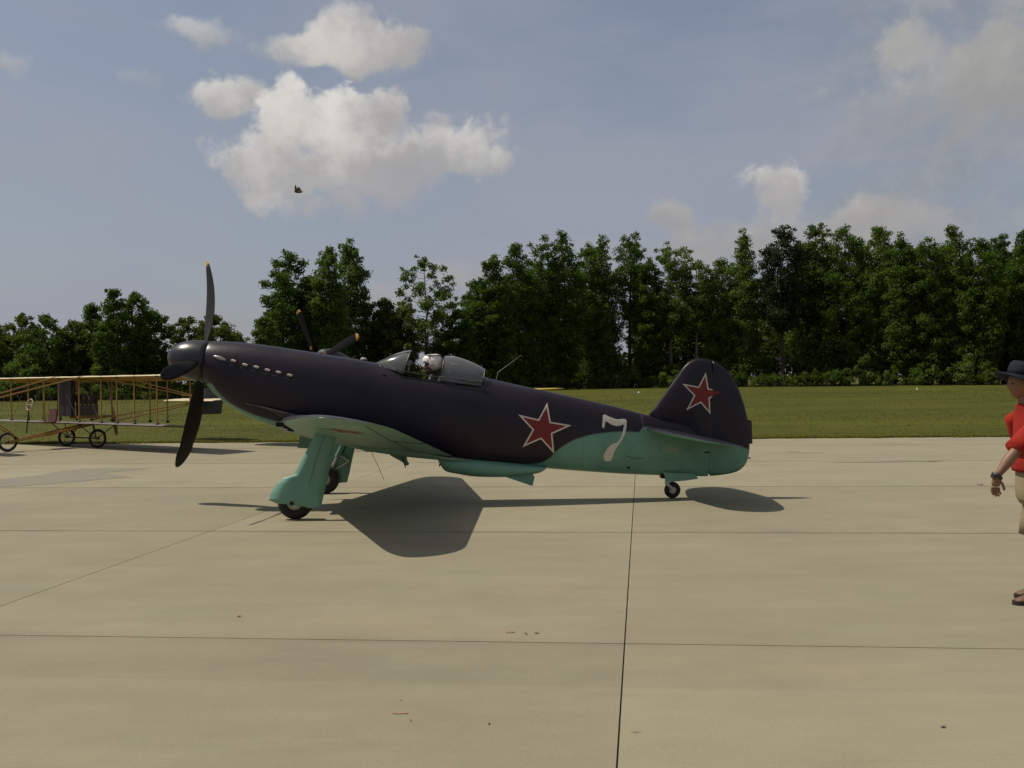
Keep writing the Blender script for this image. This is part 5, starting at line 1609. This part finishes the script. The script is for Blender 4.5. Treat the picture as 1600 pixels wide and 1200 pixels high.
bm = B(); rr = [[Vector((x, math.cos(PI * k / 12) * w_, hz_ - z0_ + math.sin(PI * k / 12) * hh)) for k in range(13)] for x, w_, hh, z0_ in ((-.9, .05, .03, .18), (-1.2, .22, .17, .32), (-1.8, .24, .18, .50), (-2.4, .1, .05, .60))]
loft(bm, rr, cap=False, closed=False); obj('canopy', bm, glass, nv, smooth='all')
bm = B(); torus(bm, (-5.0, 0, .11), (0, 1, 0), .07, .04, 16, 8); tube(bm, [(-5.0, 0, .14), (-4.85, 0, hz_ - 1.5)], .03, 6); obj('tail_wheel', bm, rubber, nv)

# yellow trainer far behind the spine
yc = at(738, 608, 62)
ytp = thing('light_aircraft', 'yellow low wing aircraft on the grass far behind the dark spine', 'aircraft', (yc.x, 62, 0), R(-90))
ymat = mat('trainer_yellow', (.52, .36, .04), .5, var=.1)
bm = B(); rr = [[Vector((x, math.cos(2 * PI * k / 16) * r_ * .8, z + math.sin(2 * PI * k / 16) * r_)) for k in range(16)] for x, z, r_ in ((1.9, 1.25, .30), (1.4, 1.25, .42), (0, 1.2, .45), (-1.5, 1.1, .38), (-3.5, 1.0, .2), (-4.8, .95, .07))]
loft(bm, rr); obj('fuselage', bm, ymat, ytp, smooth='all')
for sgn in (-1, 1):
    bm = B(); rr = [[Vector((x0 - a * c, sgn * v, .93 + v * .03 + b_ * th)) for a, b_ in ((0, 0), (.1, .45), (.4, .6), (1, 0), (.4, -.35), (.1, -.25))] for v, x0, c, th in ((.2, .8, 1.8, .22), (3.5, .75, 1.5, .18), (5.2, .6, 1.1, .1), (5.75, .4, .5, .03))]
    loft(bm, rr); obj('wing', bm, ymat, ytp, smooth='all')
    bm = B(); tube(bm, [(.5, sgn * 1.2, .95), (.5, sgn * 1.2, .2)], .05, 6); torus(bm, (.5, sgn * 1.2, .22), (0, 1, 0), .15, .07, 16, 6); obj('main_gear', bm, rubber, ytp)
    bm = B(); rr = [[Vector((-4.0 - a * c, sgn * v, 1.05 + b_ * .05)) for a, b_ in ((0, 0), (.3, .5), (1, 0), (.3, -.5))] for v, c in ((.05, .9), (1.6, .6))]
    loft(bm, rr); obj('tailplane', bm, ymat, ytp)
bm = B(); extrude_poly(bm, [Vector(p) for p in ((-4.0, -.02, 1.0), (-4.5, -.02, 1.75), (-4.95, -.02, 1.75), (-5.0, -.02, .9))], Vector((0, .05, 0))); obj('fin', bm, ymat, ytp, smooth=False)
bm = B()
for sgn in (-1, 1): rr = None; box(bm, (1.95, 0, 1.25 + sgn * .5), (.03, .12, .9))
obj('propeller', bm, prop_m, ytp)
bm = B(); ellipsoid(bm, (-.3, 0, 1.62), (.8, .25, .24), 16, 8); obj('canopy', bm, glass, ytp, smooth='all')

# ================================================================== SMALL THINGS
# butterfly over the aircraft
bf = at(466, 296, 5.2)
but = thing('butterfly', 'small brown butterfly with wings raised, flying against the big cloud', 'butterfly', bf, R(8))
bm = B(); tube(bm, [(-.021, 0, -.013), (-.008, 0, -.015), (.010, 0, -.015), (.026, 0, -.011)], [.002, .0042, .0042, .0015], 8); obj('body', bm, mat('insect_black', (.02, .012, .010), .7), but)
wm1 = mat('insect_wing_olive', (.085, .060, .022), .8, var=.3, scale=120); wm2 = mat('insect_wing_brown', (.075, .040, .034), .8, var=.3, scale=120)
def wingp(pts, y0, tilt, m_):
    bm = B(); P = [Vector((x, y0 + tilt * (z + .012), z)) for x, z in pts]; extrude_poly(bm, P, Vector((0, .0008, 0))); obj('wing', bm, m_, but, smooth=False)
wingp([(-.019, -.012), (-.018, .004), (-.0165, .018), (-.0125, .021), (-.009, .016), (-.007, .004), (-.004, -.013)], -.002, -.35, wm1)
wingp([(-.008, -.013), (-.008, .004), (-.004, .013), (.002, .0155), (.008, .010), (.014, .001), (.019, -.012)], .002, .3, wm2)

# fallen leaves / flecks on the concrete
leafm = mat('dead_leaf', (.045, .030, .015), .8, var=.4, scale=50)
def fleck(x, y, s, rz, label, m_=leafm):
    p = ground(x, y); bm = B()
    o1 = [Vector((math.cos(a) * s * (1 + .3 * math.sin(3 * a)), math.sin(a) * s * .55, .003 + .35 * s * abs(math.cos(a)))) for a in [2 * PI * k / 10 for k in range(10)]]
    vs = [bm.verts.new(v) for v in o1]; c_ = bm.verts.new((0, 0, .005)); 
    for i in range(10): bm.faces.new((vs[i], vs[(i + 1) % 10], c_))
    bmesh.ops.solidify(bm, geom=bm.faces, thickness=.001)
    o_ = obj('dead_leaf', bm, m_, None, smooth=False); o_.location = (p.x, p.y, .001); o_.rotation_euler = (0, 0, rz)
    tag(o_, label, 'leaf', 'dead leaves on the concrete')
fleck(373, 964, .020, .5, 'dry dark leaf lying left of the wing shadow on the concrete')
fleck(764, 1132, .010, 1.2, 'tiny dark leaf low in the middle of the concrete')
fleck(626, 1095, .008, .2, 'tiny dark leaf left of the small rusty stain')
fleck(642, 1127, .008, 2.2, 'tiny dark leaf below the small rusty stain')
fleck(822, 991, .014, 2.0, 'curled brown leaf left in the pair above the near joint', mat('brown_leaf', (.12, .065, .03), .8, var=.4, scale=50))
fleck(838, 990, .018, .1, 'curled brown leaf right in the pair above the near joint', MATS['brown_leaf'])
fleck(1473, 1137, .016, .1, 'brown leaf at the lower right of the concrete', MATS['brown_leaf'])
fleck(1532, 758, .05, .1, 'dark scrap of debris on the slab left of the man')
# stains let into nothing: thin oil marks on the slab tops
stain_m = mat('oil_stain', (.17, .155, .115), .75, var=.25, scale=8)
rust_m = mat('rust_stain', (.27, .175, .095), .85, var=.2, scale=30)
def stain(x, y, a, b_, m_, lab, n=26, seed=0, rot=0):
    p = ground(x, y); rs_ = random.Random(seed); bm = B(); vs = []
    for k in range(n):
        t = 2 * PI * k / n; f_ = .75 + .5 * rs_.random()
        vs.append(bm.verts.new((math.cos(t) * a * f_, math.sin(t) * b_ * f_, 0)))
    bm.faces.new(vs)
    bmesh.ops.triangulate(bm, faces=bm.faces)
    o_ = obj('stain', bm, m_, apron, smooth=False, label=lab); o_.location = (p.x, p.y, .0035); o_.rotation_euler = (0, 0, rot)
stain(626, 1115, .045, .010, rust_m, 'small rusty stain', seed=3)
stain(797, 988, .03, .02, rust_m, 'faint rusty mark', seed=5)
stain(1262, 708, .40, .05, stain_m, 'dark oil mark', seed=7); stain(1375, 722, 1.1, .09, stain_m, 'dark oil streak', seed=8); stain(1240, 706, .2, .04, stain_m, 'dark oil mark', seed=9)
# long irregular patch, slightly darker than the slabs, left of the gear
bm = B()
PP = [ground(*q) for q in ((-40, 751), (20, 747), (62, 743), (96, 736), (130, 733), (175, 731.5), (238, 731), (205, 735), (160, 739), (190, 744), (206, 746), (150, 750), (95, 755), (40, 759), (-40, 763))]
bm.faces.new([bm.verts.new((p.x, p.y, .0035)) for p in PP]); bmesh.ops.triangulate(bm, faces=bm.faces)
obj('stain', bm, mat('darker_concrete', (.195, .175, .125), .85, var=.12, scale=1.5), apron, smooth=False, label='long faint darker patch')
# field markers in the grass
for x, y, lab in ((998, 607, 'small white marker on the grass left of the fin'), (1433, 601, 'small white marker on the grass below the right wood')):
    p = at(x, y, 110); bm = B(); disc(bm, (0, 0, .10), (0, 0, 1), .03, .20, 12, r2=.10); disc(bm, (0, 0, .01), (0, 0, 1), .13, .02, 12)
    o_ = obj('field_marker', bm, mat('marker_white', (.75, .73, .7), .6), None); o_.location = (p.x, 110, 0); tag(o_, lab, 'marker', 'white markers on the grass')
